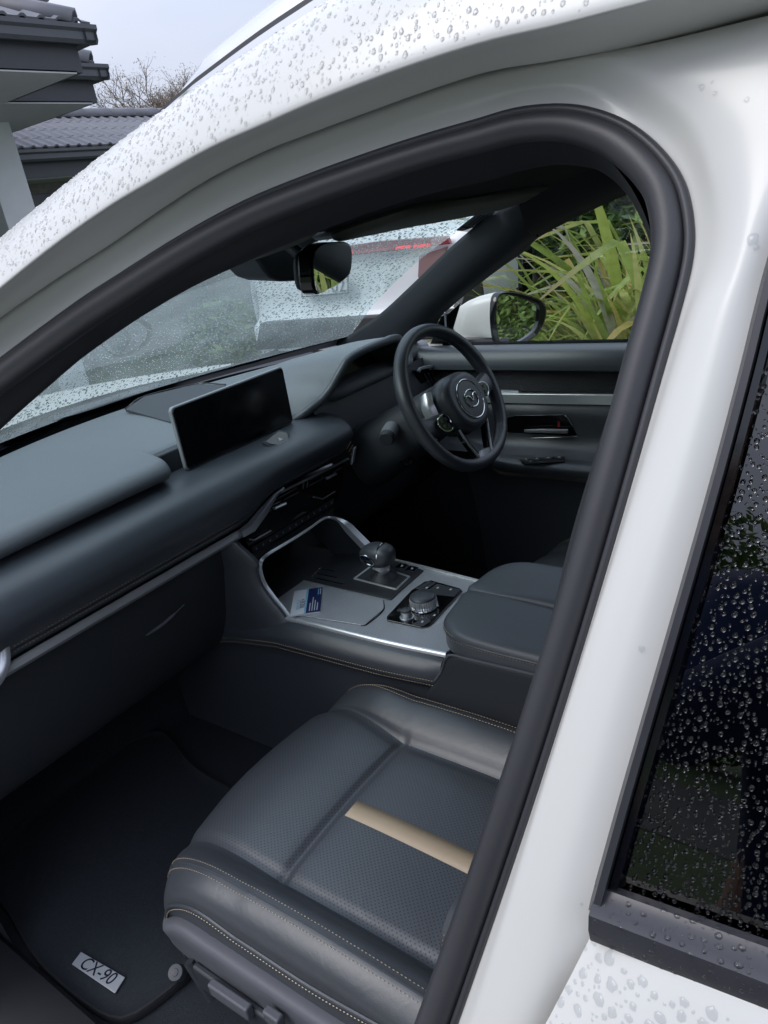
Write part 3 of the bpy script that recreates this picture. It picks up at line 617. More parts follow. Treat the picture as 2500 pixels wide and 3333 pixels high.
# B pillar inner trim
bi = [(2079, 617), (2112, 727), (2114, 800), (2099, 931), (2059, 1057), (2014, 1200), (1941, 1422), (1845, 1740), (1770, 2050), (1700, 2308), (1649, 2453), (1581, 2706), (1505, 2960), (1413, 3246), (1300, 3600), (1180, 4000)]
b0 = [at(u+45, v, **S(-.012)) for u, v in bi]; b1 = [at(u+16, v, **S(-.030)) for u, v in bi]; b2 = [p+A3(.05, -.02, 0) for p in b1]; b3 = [p+A3(.06, -.12, 0) for p in b1]
MB().grid(patch([b0, b1, b2, b3], 4, 3)).obj('middle_pillar_trim', K['trim'], suv, smooth=180)
# ---- rear door
rdoor = empty('rear_door', suv)
G = np.array(rows[4]); gi = [19, 20, 21, 22, 23, 24, 25, 26, 27, 28]
gpx = [Bst[i][3] for i in gi]; gpx = [(2600, 560), (2545, 700)]+gpx+[(gpx[-1][0]-8, 2962)]
def off(u, v, d, o): return at(u+d, v, **S(o))
strip0 = crs([off(u, v, -4, .016) for u, v in gpx], 4); strip1 = crs([off(u, v, 8, .026) for u, v in gpx], 4); strip2 = crs([off(u, v, 34, .026) for u, v in gpx], 4); strip3 = crs([off(u, v, 44, .014) for u, v in gpx], 4)
MB().grid([strip0, strip1, strip2, strip3]).obj('window_rubber', K['moulding'], rdoor, smooth=50)
fr0 = crs([off(u, v, 40, .013) for u, v in gpx], 4); fr1 = crs([off(u, v, 48, .019) for u, v in gpx], 4); fr2 = crs([off(u, v, 74, .018) for u, v in gpx], 4); fr3 = crs([off(u, v, 82, .009) for u, v in gpx], 4)
MB().grid([fr0, fr1, fr2, fr3]).obj('window_frame', K['piano'], rdoor, smooth=50)
gl = crs([off(u, v, 72, .010) for u, v in gpx], 2)
glg = [gl+A3(0, -d, 0) for d in (0, .1, .25, .5, .8)]
WIN = np.array(glg)
MB().grid(WIN).obj('window_glass', K['privacy'], rdoor, smooth=180)
tops_ = []
for o_, z_ in ((.010, 1.462), (.020, 1.470), (.022, 1.492)): tops_.append([A3(-.80-o_+.36*(z_-1.1), y, z_+.02*max(0, -.95-y)) for y in (-.845, -1.0, -1.2, -1.45, -1.74)])
MB().grid(patch(tops_, 3, 2)).obj('window_top_frame', K['piano'], rdoor, smooth=50)
tops_ = []
for o_, z_ in ((.020, 1.490), (.026, 1.500), (.026, 1.53), (.012, 1.552)): tops_.append([A3(-.80-o_+.36*(z_-1.1), y, z_+.02*max(0, -.95-y)) for y in (-.845, -1.0, -1.2, -1.45, -1.74)])
MB().grid(patch(tops_, 3, 2)).obj('door_top_frame', K['paint'], rdoor, smooth=50)
bm0 = at(1935, 2965, **S(.022)); bdir = at(2500, 3133, **S(.022))-bm0; bdir /= np.linalg.norm(bdir)
bdir[0] *= .3; bdir[2] *= .5; bdir /= np.linalg.norm(bdir)
bprof = [(-.004, -.0135), (.005, -.0135), (.0085, -.006), (.0085, .002), (.005, .0055), (.001, .0075), (-.002, .0125), (-.008, .0125)]
bpath = [bm0+bdir*t for t in np.linspace(0, .95, 12)]
g = sweep_grid(bpath, bprof, 1.0, (.36, 0, 1)); MOULD = np.array(g)
mbm = MB().grid(g, True); nb = len(bprof); mbm.f.append(tuple(range(nb))); mbm.mi.append(0)
mbm.obj('belt_moulding', K['moulding'], rdoor, smooth=35)
d0 = at(1928, 3036, **S(.026)); 
skin = []
for dz, do in ((.004, -.004), (0, .0), (-.010, .004), (-.05, .016), (-.12, .035), (-.22, .05), (-.4, .055), (-.6, .05), (-.8, .01)):
    z = d0[2]+dz; base = -.80-.026+.36*(z-1.1); xx = max(base, -.93)-do if dz > -.3 else -.93-do*.2
    fy = float(np.interp(-dz, [0, .04, .08, .15, .8], [d0[1], d0[1]+.012, d0[1]+.032, d0[1]+.05, d0[1]+.06]))
    skin.append([A3(xx+max(0, .012*(1-q*40)), fy-.0-q, z+bdir[2]/abs(bdir[1])*q) for q in (0, .006, .02, .06, .12, .25, .5, .9)])
DOORSKIN = patch(skin, 3, 3)
MB().grid(DOORSKIN).obj('door_skin', K['paint'], rdoor, smooth=180)['label'] = 'white door panel covered in flat raindrops'
# ---- remaining shell: roof, far side, bonnet, rear, floor
def ws_base(x): return A3(x, .945-.36*(x/.78)**2, 1.098+.03*(x/.78)**2)
def ws_top(x): return A3(x, .10-.16*(x/.62)**2, 1.482-.028*(x/.62)**2)
xs = np.linspace(-1, 1, 9)
wsn = []
for t in (0, .25, .5, .75, 1):
    wsn.append([ws_base(.765*s)*(1-t)+ws_top(.60*s)*t+A3(0, .02, .045)*(4*t*(1-t))*.7 for s in xs])
WS = patch(wsn, 4, 5)
MB().grid(WS).obj('windscreen', K['screenglass'], suv, smooth=180)
frit = []
for t in (-.04, .0, .045):
    frit.append([ws_base(.775*s)*(1-t)+ws_top(.6*s)*t+A3(0, -.004, -.003) for s in xs])
MB().grid(patch(frit, 4, 2)).obj('windscreen_border', K['piano'], suv, smooth=180)
roofn = []
for y in (.11, .0, -.2, -.5, -.9, -1.4, -2.0, -2.5, -2.95):
    zc = float(np.interp(-y, [-.11, 0, .2, .5, .9, 1.4, 2.0, 2.5, 2.95], [1.49, 1.535, 1.60, 1.655, 1.685, 1.695, 1.68, 1.64, 1.57]))
    r = []
    for s in (-1, -.8, -.4, 0, .4, .8, 1):
        e = A3(ridge_x(y)+.10, 0, ridge_z(y)+.008) if y > -1.4 else A3(-.54, 0, zc-.03)
        x = -e[0]*s; k = abs(s)**2.2
        r.append(A3(x, y-.16*s*s*(1 if y > 0 else .2), zc*(1-k)+min(e[2], zc)*k))
    roofn.append(r)
MB().grid(patch(roofn, 3, 3)).obj('roof', K['paint'], suv, smooth=180)
# roof strip (satin moulding along the roof edge)
rsp = [A3(ridge_x(y)+.012*k, y, ridge_z(y)+.006*k) for y, k in ((-.432, .0), (-.47, .8), (-.55, 1), (-.7, 1), (-.9, 1), (-1.3, 1), (-1.9, 1))]
rs = crs(rsp, 5)
rroot = empty('roof_rail', suv); K['railwhite'] = mat('silver rail', (.72, .73, .74), .25, .6)
sc = np.interp(np.arange(len(rs)), [0, 5, 12, len(rs)], [.15, .8, 1, 1])
MB().grid(sweep_grid(rs, [(-.014, -.006), (-.013, .010), (-.006, .0145), (.006, .0145), (.013, .008), (.014, -.006)], sc, (0, 0, 1)), True).obj('rail_bar', K['railwhite'], rroot, smooth=60)
MB().grid(sweep_grid(rs+A3(-.017, 0, -.005), [(-.004, -.003), (-.003, .0018), (.004, .0028), (.005, -.003)], sc, (0, 0, 1)), True).obj('rail_gasket', K['moulding'], rroot, smooth=40)
MB().grid(sweep_grid(rs+A3(-.0225, 0, -.0095), [(-.0025, -.003), (-.002, .003), (.002, .003), (.0025, -.003)], sc, (0, 0, 1)), True).obj('rail_bright_edge', K['chrome'], rroot, smooth=60)
# bonnet and cowl
hn = []
for y, z in ((1.02, 1.118), (1.2, 1.112), (1.45, 1.09), (1.7, 1.05), (1.88, 1.0), (1.95, .93), (1.97, .7), (1.93, .35)):
    hn.append([A3(s*.80, y-.22*s*s, z-.06*s*s) for s in (-1, -.8, -.4, 0, .4, .8, 1)])
BONNET = patch(hn, 4, 4)
MB().grid(BONNET).obj('bonnet', K['paint'], suv, smooth=180)
cn = []
for y, z in ((.945, 1.09), (.97, 1.075), (1.0, 1.08), (1.025, 1.10)):
    cn.append([A3(s*.79, y-.34*s*s*(1 if y < 1 else .75), z+.02*s*s*0) for s in (-1, -.6, 0, .6, 1)])
MB().grid(patch(cn, 5, 3)).obj('cowl', K['plastic'], suv, smooth=180)
for sx in (-1, 1):
    fen = []
    for y in (1.75, 1.3, .9, .55, .3):
        fen.append([A3(sx*.80*(1 if y < 1.6 else .97), y, 1.06-.06*max(0, y-.6)), A3(sx*.93, y, .98-.05*max(0, y-.6)), A3(sx*.975, y, .8), A3(sx*.96, y, .5), A3(sx*.9, y, .32)])
    MB().grid(patch(fen, 3, 3)).obj('front_wing', K['paint'], suv, smooth=180)
# far side outer skin, rear quarter panels, tail
fs = []
for y in (.3, -.2, -.8, -1.4, -2.1, -2.7, -3.0):
    fs.append([A3(.80, y, 1.10), A3(.86, y, 1.05), A3(.95, y, .92), A3(.965, y, .7), A3(.94, y, .42), A3(.86, y, .33)])
MB().grid(patch(fs, 2, 3)).obj('far_side_skin', K['paint'], suv, smooth=180)
ns = []
for y in (-1.74, -2.1, -2.5, -2.85, -3.0):
    ns.append([A3(-.80, y, 1.14), A3(-.86, y, 1.10), A3(-.95, y, .95), A3(-.965, y, .7), A3(-.94, y, .42), A3(-.86, y, .33)])
MB().grid(patch(ns, 2, 3)).obj('rear_quarter_panel', K['paint'], suv, smooth=180)
b = MB()
tail = []
for z, y in ((.4, -3.05), (.8, -3.08), (1.15, -3.06), (1.35, -3.0), (1.58, -2.95)):
    tail.append([A3(s*(.93 if z < 1.1 else .93-.42*(z-1.1)), y+.08*s*s, z) for s in (-1, -.5, 0, .5, 1)])
MB().grid(patch(tail, 3, 3)).obj('tail_panel', K['paint'], suv, smooth=180)
rq = []
for y in (-1.76, -2.2, -2.6, -2.95):
    rq.append([A3(-.795, y, 1.14), A3(-.74, y, 1.30), A3(-.665, y, 1.50), A3(-.60, y, min(1.63, 1.66+.12*(y+2.0)))])
MB().grid(patch(rq, 2, 3)).obj('rear_side_glass', K['privacy'], suv, smooth=180)
rq2 = []
for y in (-.75, -1.3, -1.9, -2.5, -2.95):
    rq2.append([A3(.795, y, 1.10), A3(.74, y, 1.28), A3(.665, y, 1.48), A3(.58, y, min(1.63, 1.66+.12*(y+2.0)))])
MB().grid(patch(rq2, 2, 3)).obj('far_rear_side_glass', K['privacy'], suv, smooth=180)
# cabin floor pan, firewall, sills
b = MB()
b.grid([[A3(x, y, .315) for x in (-.84, -.4, 0, .4, .84)] for y in (.62, .0, -.6, -1.5, -3.0)])
b.grid([[A3(x, .62, .315) for x in (-.84, 0, .84)], [A3(x, .80, .40) for x in (-.84, 0, .84)], [A3(x, .93, .62) for x in (-.84, 0, .84)], [A3(x, .95, 1.09) for x in (-.80, 0, .80)]])
b.obj('cabin_floor', K['carpet'], suv, smooth=30)
b = MB()
sp = [(-.90, .22), (-.905, .33), (-.885, .365), (-.835, .372), (-.80, .368), (-.79, .35), (-.79, .30)]
b.grid([[A3(x, y, z) for x, z in sp] for y in (.75, .3, -.1, -.5, -.8)])
b.obj('door_sill', mat('sill plastic', (.012, .013, .016), .6), suv, smooth=50)
MB().grid([[A3(-x, y, z) for x, z in sp] for y in (.75, .3, -.1, -.5, -.8, -1.5)]).obj('door_sill', K['plastic'], suv, smooth=50)
for sx in (-1, 1):
  kick = [[A3(sx*.79, y, .31), A3(sx*.80, y, .6), A3(sx*.80, y, .9), A3(sx*.77, y, 1.09)] for y in (.34 if sx < 0 else .10, .6, .96)]
  MB().grid(patch(kick, 3, 3)).obj('kick_panel', K['plastic'], suv, smooth=180)
# =================================================================== cabin: dashboard
def ss(a, b, x):
    t = min(1, max(0, (x-a)/(b-a))); return t*t*(3-2*t)
dash = empty('dashboard', suv)
dx = sorted(set(list(np.linspace(-.78, .80, 46))+[-.25, -.24, -.23, -.22, -.21, -.20, .125, .135, .145, .155, .165, .62, .64]))
padrows = []
for x in dx:
    e = .276+.078*ss(-.236, -.205, x)*(1-ss(.20, .32, x)); e -= .0*ss(.16, .2, x); e += .10*ss(-.70, -.80, x)*0+.05*ss(.62, .72, x)
    zl = 1.074-.004*ss(-.3, -.7, x)
    far = .84-.30*(x/.78)**2
    pr = [(e+.03, zl-.008), (e+.010, zl-.004), (e-.001, zl+.006), (e-.002, zl+.016), (e+.006, zl+.028), (e+.022, zl+.036), (e+.07, zl+.0415), (.46, 1.1175), (min(.64, far-.08), 1.1155), (far, 1.100), (far+.02, 1.085)]
    padrows.append([A3(x, y, z) for y, z in pr])
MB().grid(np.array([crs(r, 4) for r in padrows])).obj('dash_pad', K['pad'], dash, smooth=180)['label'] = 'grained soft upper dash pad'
# recessed tweeter plate behind the screen, defroster slot
pl = [at(*q, z=1.1205) for q in ((408, 1332), (470, 1290), (640, 1250), (735, 1252), (700, 1290), (560, 1375))]
b = MB(); c = np.mean(pl, 0); n = len(pl)
b.add([p for p in pl]+[p-A3(0, 0, .006) for p in pl], [tuple(range(n))]+[(i, (i+1) % n, n+(i+1) % n, n+i) for i in range(n)])
b.obj('speaker_plate', mat('plate skin', (.045, .048, .056), .5, bump=.3, bscale=900), dash, smooth=0)
MB().tube(crs([p+A3(0, 0, .0006) for p in pl[:4]], 6), .0016, 6).obj('plate_gap', K['piano'], dash)
dv = [(178, 1366), (260, 1345), (400, 1300), (520, 1262), (580, 1247)]
b = MB(); g = [[at(u, v, z=1.112) for u, v in dv], [at(u, v-24+6*i, z=1.110) for i, (u, v) in enumerate(dv)], [at(u, v-46+7*i, z=1.104) for i, (u, v) in enumerate(dv)]]
b.grid(patch(g, 4, 2)).obj('defroster_slot', K['plastic'], dash)
# mid dash: padded leather band
bx = list(np.linspace(-.70, .24, 40)); bpro = [(.335, 1.062), (.310, 1.060), (.272, 1.054), (.233, 1.038), (.212, 1.010), (.209, .985), (.224, .958), (.234, .944), (.238, .938), (.2415, .9405), (.244, .936), (.2405, .9335), (.247, .922), (.262, .914)]
rowsb = []
for x in [-.80, -.76, -.73]+bx+[.252, .262, .268, .269]:
    k = 1-.25*ss(-.12, .0, x)
    sc = 1.0; yo = 0
    if x > .245: sc = float(np.interp(x, [.245, .252, .262, .268, .269], [1, .96, .82, .55, .2]))
    if x < -.69: yo = (-.69-x)*.55
    rowsb.append([A3(x, .285+(y-.285)*sc+yo, 1.0+((1.055-(1.055-z)*k)-1.0)*sc) for y, z in bpro])
BOL = np.array([crs(r, 4) for r in rowsb])
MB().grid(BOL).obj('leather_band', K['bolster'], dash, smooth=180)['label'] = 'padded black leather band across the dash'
for nm, (y, z) in (('stitching', (.2325, .9452)), ('stitching', (.2408, .9322))):
    xs_ = np.linspace(-.70, -.135, 60)
    stitches(nm, np.array([A3(x, y-.0012, z) for x in xs_]), K['threadbrown'], dash, up=(0, -1, .3), r=.0009, seg=.0045)
# trim strips
MB().grid(sweep_grid([A3(x, .240, .9105) for x in np.linspace(-.665, -.128, 20)], [(-.002, -.010), (.004, -.009), (.0075, -.002), (.004, .002), (0, .008), (-.003, .008)], 1, (0, 0, 1)), True).obj('trim_strip', K['bright'], dash, smooth=60)
MB().grid(sweep_grid([A3(-.135, .236, .9085), A3(-.105, .234, .911), A3(-.06, .236, .928), A3(-.012, .240, .9475), A3(.02, .243, .951)], [(-.003, -.007), (.006, -.006), (.006, .008), (-.003, .012)], [1, 1.25, 1.1, .55, .35], (0, 0, 1)), True).obj('trim_kink', K['satin'], dash, smooth=40, bevel=.001)
MB().grid(sweep_grid([A3(x, .238, .9495-.010*(x/.25)) for x in np.linspace(.0, .248, 12)], [(-.002, -.0022), (.003, -.0018), (.003, .0018), (-.002, .0022)], 1, (0, 0, 1)), True).obj('trim_line', K['satin'], dash)
MB().prism([(0, 0), (.012, .004), (.027, .040), (.015, .038)], at(1139, 1512, y=.235), (1, 0, 0), (0, -.1, 1), .006).obj('trim_end', K['satin'], dash, bevel=.001)
for i in range(3):
    MB().tube([at(1128+i*7, 1462+i*9, y=.232), at(1143+i*6, 1437+i*11, y=.232)], .0011, 6).obj('end_stitch', K['threadbrown'], dash)
# passenger end vent
vc = A3(-.72, .30, .885)
vc = at(-78, 2152, y=.222)
b = MB().lathe([(.060, -.006), (.060, .0), (.056, .005), (.050, .004), (.043, -.002), (.042, -.008)], vc, (.25, -1, .1), 40); b.obj('end_vent_ring', K['satin'], dash)
MB().lathe([(.043, -.003), (.038, -.006), (.0, -.006)], vc, (.25, -1, .1), 40).obj('end_vent', K['piano'], dash)
# infotainment screen
scr = empty('display_screen', suv)
SX, SY, SZ = -.009, .305, 1.127
poly = rrect(.330, .135, .010, 6)
MB().prism(poly, A3(SX, SY+.012, SZ), (1, 0, 0), (0, 0, 1), .010).obj('screen_body', mat('screen rim', (.30, .31, .32), .35), scr, bevel=.0015)
MB().prism(rrect(.325, .130, .009, 6), A3(SX, SY+.0018, SZ), (1, 0, 0), (0, 0, 1), .0022).obj('screen_glass', K['screen'], scr, bevel=.0006)
MB().box((SX, SY+.05, 1.075), (.12, .07, .03)).obj('screen_foot', K['plastic'], scr, bevel=.004)
b = MB(); b.box((SX-.022, .352, 1.072), (.372, .03, .064)); b.obj('screen_pocket', K['plastic'], scr, bevel=.003)
# hazard switch
hz = empty('hazard_switch', suv)
hp = [at(*q, n=(0, -.55, .83), p=(0, .262, 1.052)) for q in ((853, 1443), (905, 1402), (938, 1408), (947, 1432), (940, 1446), (902, 1458), (872, 1454))]
hn_ = A3(0, -.55, .83)
slab('switch_surround', hp, hn_, .004, K['plastic'], hz, lift=-.001)
c = np.mean(hp, 0); slab('switch_button', [c+(p-c)*.82 for p in hp], hn_, .0055, K['piano'], hz, lift=-.001)
hx = A3(1, 0, 0); hy = A3(0, .83, .55)
tri = [c+hn_*.0052+hx*a+hy*q for a, q in ((-.006, -.005), (.006, -.005), (0, .006))]
slab('warning_triangle', tri, hn_, .0003, mat('white print', (.6, .6, .6), .6), hz, bevel=0)
# climate panel with vents
hv = empty('climate_panel', suv)
PY = dict(y=.262)
hpx = [(815, 1818), (798, 1745), (845, 1670), (905, 1606), (1000, 1556), (1122, 1497), (1118, 1560), (1092, 1650)]
pts = [at(*q, **PY) for q in hpx]
slab('panel_face', pts, (0, 1, 0), .02, K['piano'], hv, bevel=.002)
def bar(name, a, c, r, m, parent, y=.258, sq=1.): return MB().tube([at(*a, y=y), at(*c, y=y)], r, 8, sq=sq).obj(name, m, parent)
for a, c in (((878, 1638), (965, 1588)), ((862, 1672), (885, 1660)), ((925, 1626), (972, 1602)), ((1008, 1562), (1108, 1508)), ((1008, 1580), (1055, 1555)), ((1085, 1537), (1112, 1522))):
    bar('vent_slat', a, c, .0017, K['plastic_grey'], hv)
for a, c in (((893, 1655), (929, 1638)), ((1064, 1557), (1093, 1542))):
    bar('vent_tab', a, c, .0050, K['bright'], hv, y=.254, sq=.7)
for a, c in (((829, 1757), (882, 1727)), ((1053, 1622), (1090, 1600)), ((1020, 1618), (1052, 1624)), ((812, 1756), (829, 1757))):
    bar('vent_chrome', a, c, .0018, K['satin'], hv, y=.255)
for i in range(2):
    MB().tube([at(985+i*13, 1560-i*4, y=.258), at(988+i*13, 1574-i*4, y=.255), at(986+i*13, 1590-i*4, y=.258)], .0022, 6).obj('vent_thumbwheel', K['plastic_grey'], hv)
lit = mat('button print', (.55, .60, .64), .6)
brow = [at(*q, y=.2605) for q in ((822, 1804), (1086, 1640), (1084, 1622), (818, 1782))]
slab('button_row', brow, (0, -1, 0), .003, K['plastic'], hv, bevel=.001)
for i in range(13):
    t = (i+.5)/13; p = (brow[0]+brow[3])/2*(1-t)+(brow[1]+brow[2])/2*t
    random.seed(i); wd = .0035+.002*random.random()
    b = MB(); b.box(p+A3(0, -.0033, 0), (wd, .0004, .0012)); b.box(p+A3(random.uniform(-.001, .001), -.0033, .0022), (wd*.6, .0004, .001)); b.box(p+A3(0, -.0033, -.0018), (wd*.5, .0004, .0008))
    b.obj('button_symbol', lit, hv, smooth=0)
# lower dash and glovebox
lo = []
for x in (-.79, -.7, -.5, -.3, -.16, -.12):
    lo.append([A3(x, .262, .905), A3(x, .268, .88), A3(x, .285, .80), A3(x, .315, .70), A3(x, .37, .62), A3(x, .55, .58), A3(x, .8, .60)])
MB().grid(patch(lo, 3, 4)).obj('glovebox', K['plastic'], dash, smooth=180)
b = MB(); b.grid(sweep_grid(crs([at(440, 2085, y=.29), at(520, 2040, y=.284), at(600, 1968, y=.277)], 6), [(-.004, 0), (0, .004), (.004, 0), (0, -.004)], [.3]*3+[1]*7+[.3]*3, (0, -1, 0)), True).obj('glovebox_handle', K['plastic_grey'], dash)
rl = []
for x in (.22, .3, .5, .7, .79):
    rl.append([A3(x, .30, 1.075), A3(x, .27, .98), A3(x, .27, .90), A3(x, .30, .78), A3(x, .36, .68), A3(x, .55, .60), A3(x, .8, .6)])
MB().grid(patch(rl, 3, 4)).obj('driver_lower_dash', K['plastic'], dash, smooth=180)
# instrument binnacle
bi_ = empty('instrument_binnacle', suv)
rimpx = [(915, 1398), (985, 1350), (1046, 1300), (1077, 1261), (1104, 1213), (1134, 1166), (1186, 1134), (1261, 1104)]
rim = [at(u, v, y=yy) for (u, v), yy in zip(rimpx, (.345, .305, .262, .245, .228, .215, .205, .20))]
mid = .395
rim += [A3(2*mid-p[0], p[1], p[2]) for p in rim[2:][::-1] if 2*mid-p[0] > rim[-1][0]+.02]
rim = np.array(rim)
base = np.array([A3(mid+(p[0]-mid)*1.12, .60, 1.112+max(-.012, (p[2]-1.10)*.18)) for p in rim])
h1 = rim*.88+base*.12+A3(0, 0, .0055); h2 = rim*.6+base*.4+A3(0, 0, .010); h3 = rim*.25+base*.75+A3(0, 0, .004)
tops = [rim+A3(0, -.004, -.004), rim, h1, h2, h3, base]
ctr = A3(mid, 0, 1.05)
def shrink(P, k, y): return np.array([A3(mid+(p[0]-mid)*k, p[1]+y, 1.04+(p[2]-1.04)*k) for p in P])
inner = [shrink(rim, .985, -.006), shrink(rim, .945, -.003), shrink(rim, .915, .008)]
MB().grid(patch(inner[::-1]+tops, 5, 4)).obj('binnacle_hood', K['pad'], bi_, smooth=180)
MB().grid(patch([shrink(rim, .917, .007), shrink(rim, .90, .02), shrink(rim, .87, .06), shrink(rim, .82, .115)], 5, 3)).obj('binnacle_tunnel', K['plastic'], bi_, smooth=180)
MB().tube(crs(shrink(rim, .975, .002), 5), .0105, 12, up=(0, -1, 0)).obj('hood_rim', K['bolster'], bi_, smooth=180)
cl = [A3(mid+(p[0]-mid)*.90, .318, 1.03+(p[2]-1.03)*.92) for p in crs(rim, 3)]
cl = cl+[A3(.585, .30, 1.0), A3(.57, .285, .955), A3(.24, .285, .955), A3(.205, .30, 1.0)]
slab('cluster_glass', cl, (0, 1, 0), .004, K['screen'], bi_, bevel=0)
MB().grid(patch([[A3(.205, .305, 1.05), A3(.215, .285, 1.0), A3(.22, .262, .95), A3(.23, .262, .90)], [A3(.23, .315, 1.07), A3(.25, .30, 1.0), A3(.25, .29, .95), A3(.26, .28, .88)], [A3(.40, .325, 1.06), A3(.40, .315, 1.0), A3(.40, .30, .95), A3(.40, .29, .88)]], 4, 4)).obj('cluster_surround', K['plastic'], bi_, smooth=180)
sh = crs([at(1152, 1412, y=.262), at(1166, 1392, y=.258), at(1200, 1366, y=.254), at(1258, 1344, y=.252), at(1330, 1330, y=.252)], 6)
MB().grid(sweep_grid(sh, [(-.002, -.004), (.012, -.002), (.012, .0025), (-.002, .003)], 1, (0, 0, 1)), True).obj('cluster_shelf', K['plastic_grey'], bi_, smooth=40)
warn = emis('dim amber text', (.45, .33, .42), .12)
for i, s in enumerate(('12V Battery Fail', 'Start Vehicle to Charge', '12V Battery')):
    p = at(1110, 1304+i*9, y=.3165); font('warning_text', s, .0078, p, (1, 0, 0), (0, 0, 1), warn, bi_)
wr = emis('dim red lamp', (.5, .03, .05), .12)
p = at(1145, 1237, y=.3165); MB().lathe([(.0, 0), (.002, 0), (.002, .0004), (0, .0005)], p, (0, -1, 0), 10).obj('warning_lamp', wr, bi_); MB().box(p+A3(.001, 0, -.004), (.002, .0005, .004)).obj('warning_lamp', wr, bi_)
# filler between leather band end and column, start button
sb = empty('start_button', suv)
sc_ = at(1112, 1432, x=.262); ax = A3(.80, -.60, .05)
MB().lathe([(.021, -.004), (.0225, .001), (.021, .0035), (.018, .0035), (.0175, .001)], sc_, ax, 32).obj('button_ring', K['chrome'], sb)
MB().lathe([(.0175, .000), (.0165, .002), (0, .0025)], sc_, ax, 32).obj('button_cap', K['plastic'], sb)
# =================================================================== steering wheel and column
T25 = R_(25); WC = A3(.385, 0, 1.06)
E1 = A3(1, 0, 0); E2 = A3(0, math.sin(T25), math.cos(T25)); EN = A3(0, -math.cos(T25), math.sin(T25))
HD = -.019
def WP(a, b_, c=0): return WC+E1*a+E2*b_+EN*c
def HP(a, b_, c=0): return WP(a, b_+HD, c)
sw = empty('steering_wheel', suv)
N = 120; g = []
for i in range(N):
    a = 2*math.pi*i/N; fl = 1-.045*max(0, -math.sin(a))**6
    thick = 1+.10*math.exp(-((math.degrees(a) % 360-22)/14)**2)+.10*math.exp(-((math.degrees(a) % 360-158)/14)**2)
    seam = min(abs((math.degrees(a) % 360)-s) for s in (8, 172, 222, 318)); th = thick*(.955 if seam < 1.6 else 1)
    row = []
    for j in range(20):
        q = 2*math.pi*j/20; rr = .1725*fl+.0148*th*math.cos(q); row.append(WP(rr*math.cos(a), rr*math.sin(a), .0172*th*math.sin(q)))
    g.append(row)
MB().grid(g, True, True).obj('rim', K['leather2'], sw, smooth=180)
# hub: airbag cover
def lring(wd, ht, c, dy=0, n=40, ex=2.6):
    out = []
    for i in range(n):
        a = 2*math.pi*i/n; cx = math.copysign(abs(math.cos(a))**(2/ex), math.cos(a)); sy = math.copysign(abs(math.sin(a))**(2/ex), math.sin(a))
        out.append(HP(wd*cx*(1-.12*max(0, -sy)), ht*sy+dy, c))
    return out
hub = [lring(.055, .055, -.045), lring(.073, .066, -.03), lring(.080, .072, .0), lring(.079, .071, .022), lring(.074, .066, .034), lring(.064, .057, .040), lring(.060, .053, .0395), lring(.03, .027, .041), lring(.001, .001, .0415)]
MB().grid(np.array([crs(q, 1) for q in hub]), True).obj('airbag_cover', K['leather2'], sw, smooth=60)
def ring(name, rx, ry, c, r, m, parent, dy=0, n=64): return MB().tube([HP(rx*math.cos(2*math.pi*i/n), ry*math.sin(2*math.pi*i/n)+dy, c) for i in range(n)], r, 8, closed=True, up=EN).obj(name, m, parent)
ring('hub_ring', .047, .047, .0415, .0017, K['chrome'], sw)
MB().lathe([(.0465, .040), (.044, .0425), (.0, .0435)], WC+E2*HD, EN, 40).obj('hub_plate', K['leather2'], sw)
ring('emblem_ring', .0255, .0205, .0445, .0014, K['chrome'], sw)
wing = crs([HP(-.0235, .008, .0455), HP(-.014, .009, .0455), HP(-.005, .003, .0455), HP(0, -.0065, .0455), HP(.005, .003, .0455), HP(.014, .009, .0455), HP(.0235, .008, .0455)], 4)
MB().tube(wing, .0016, 6, up=EN).obj('emblem_wing', K['chrome'], sw)
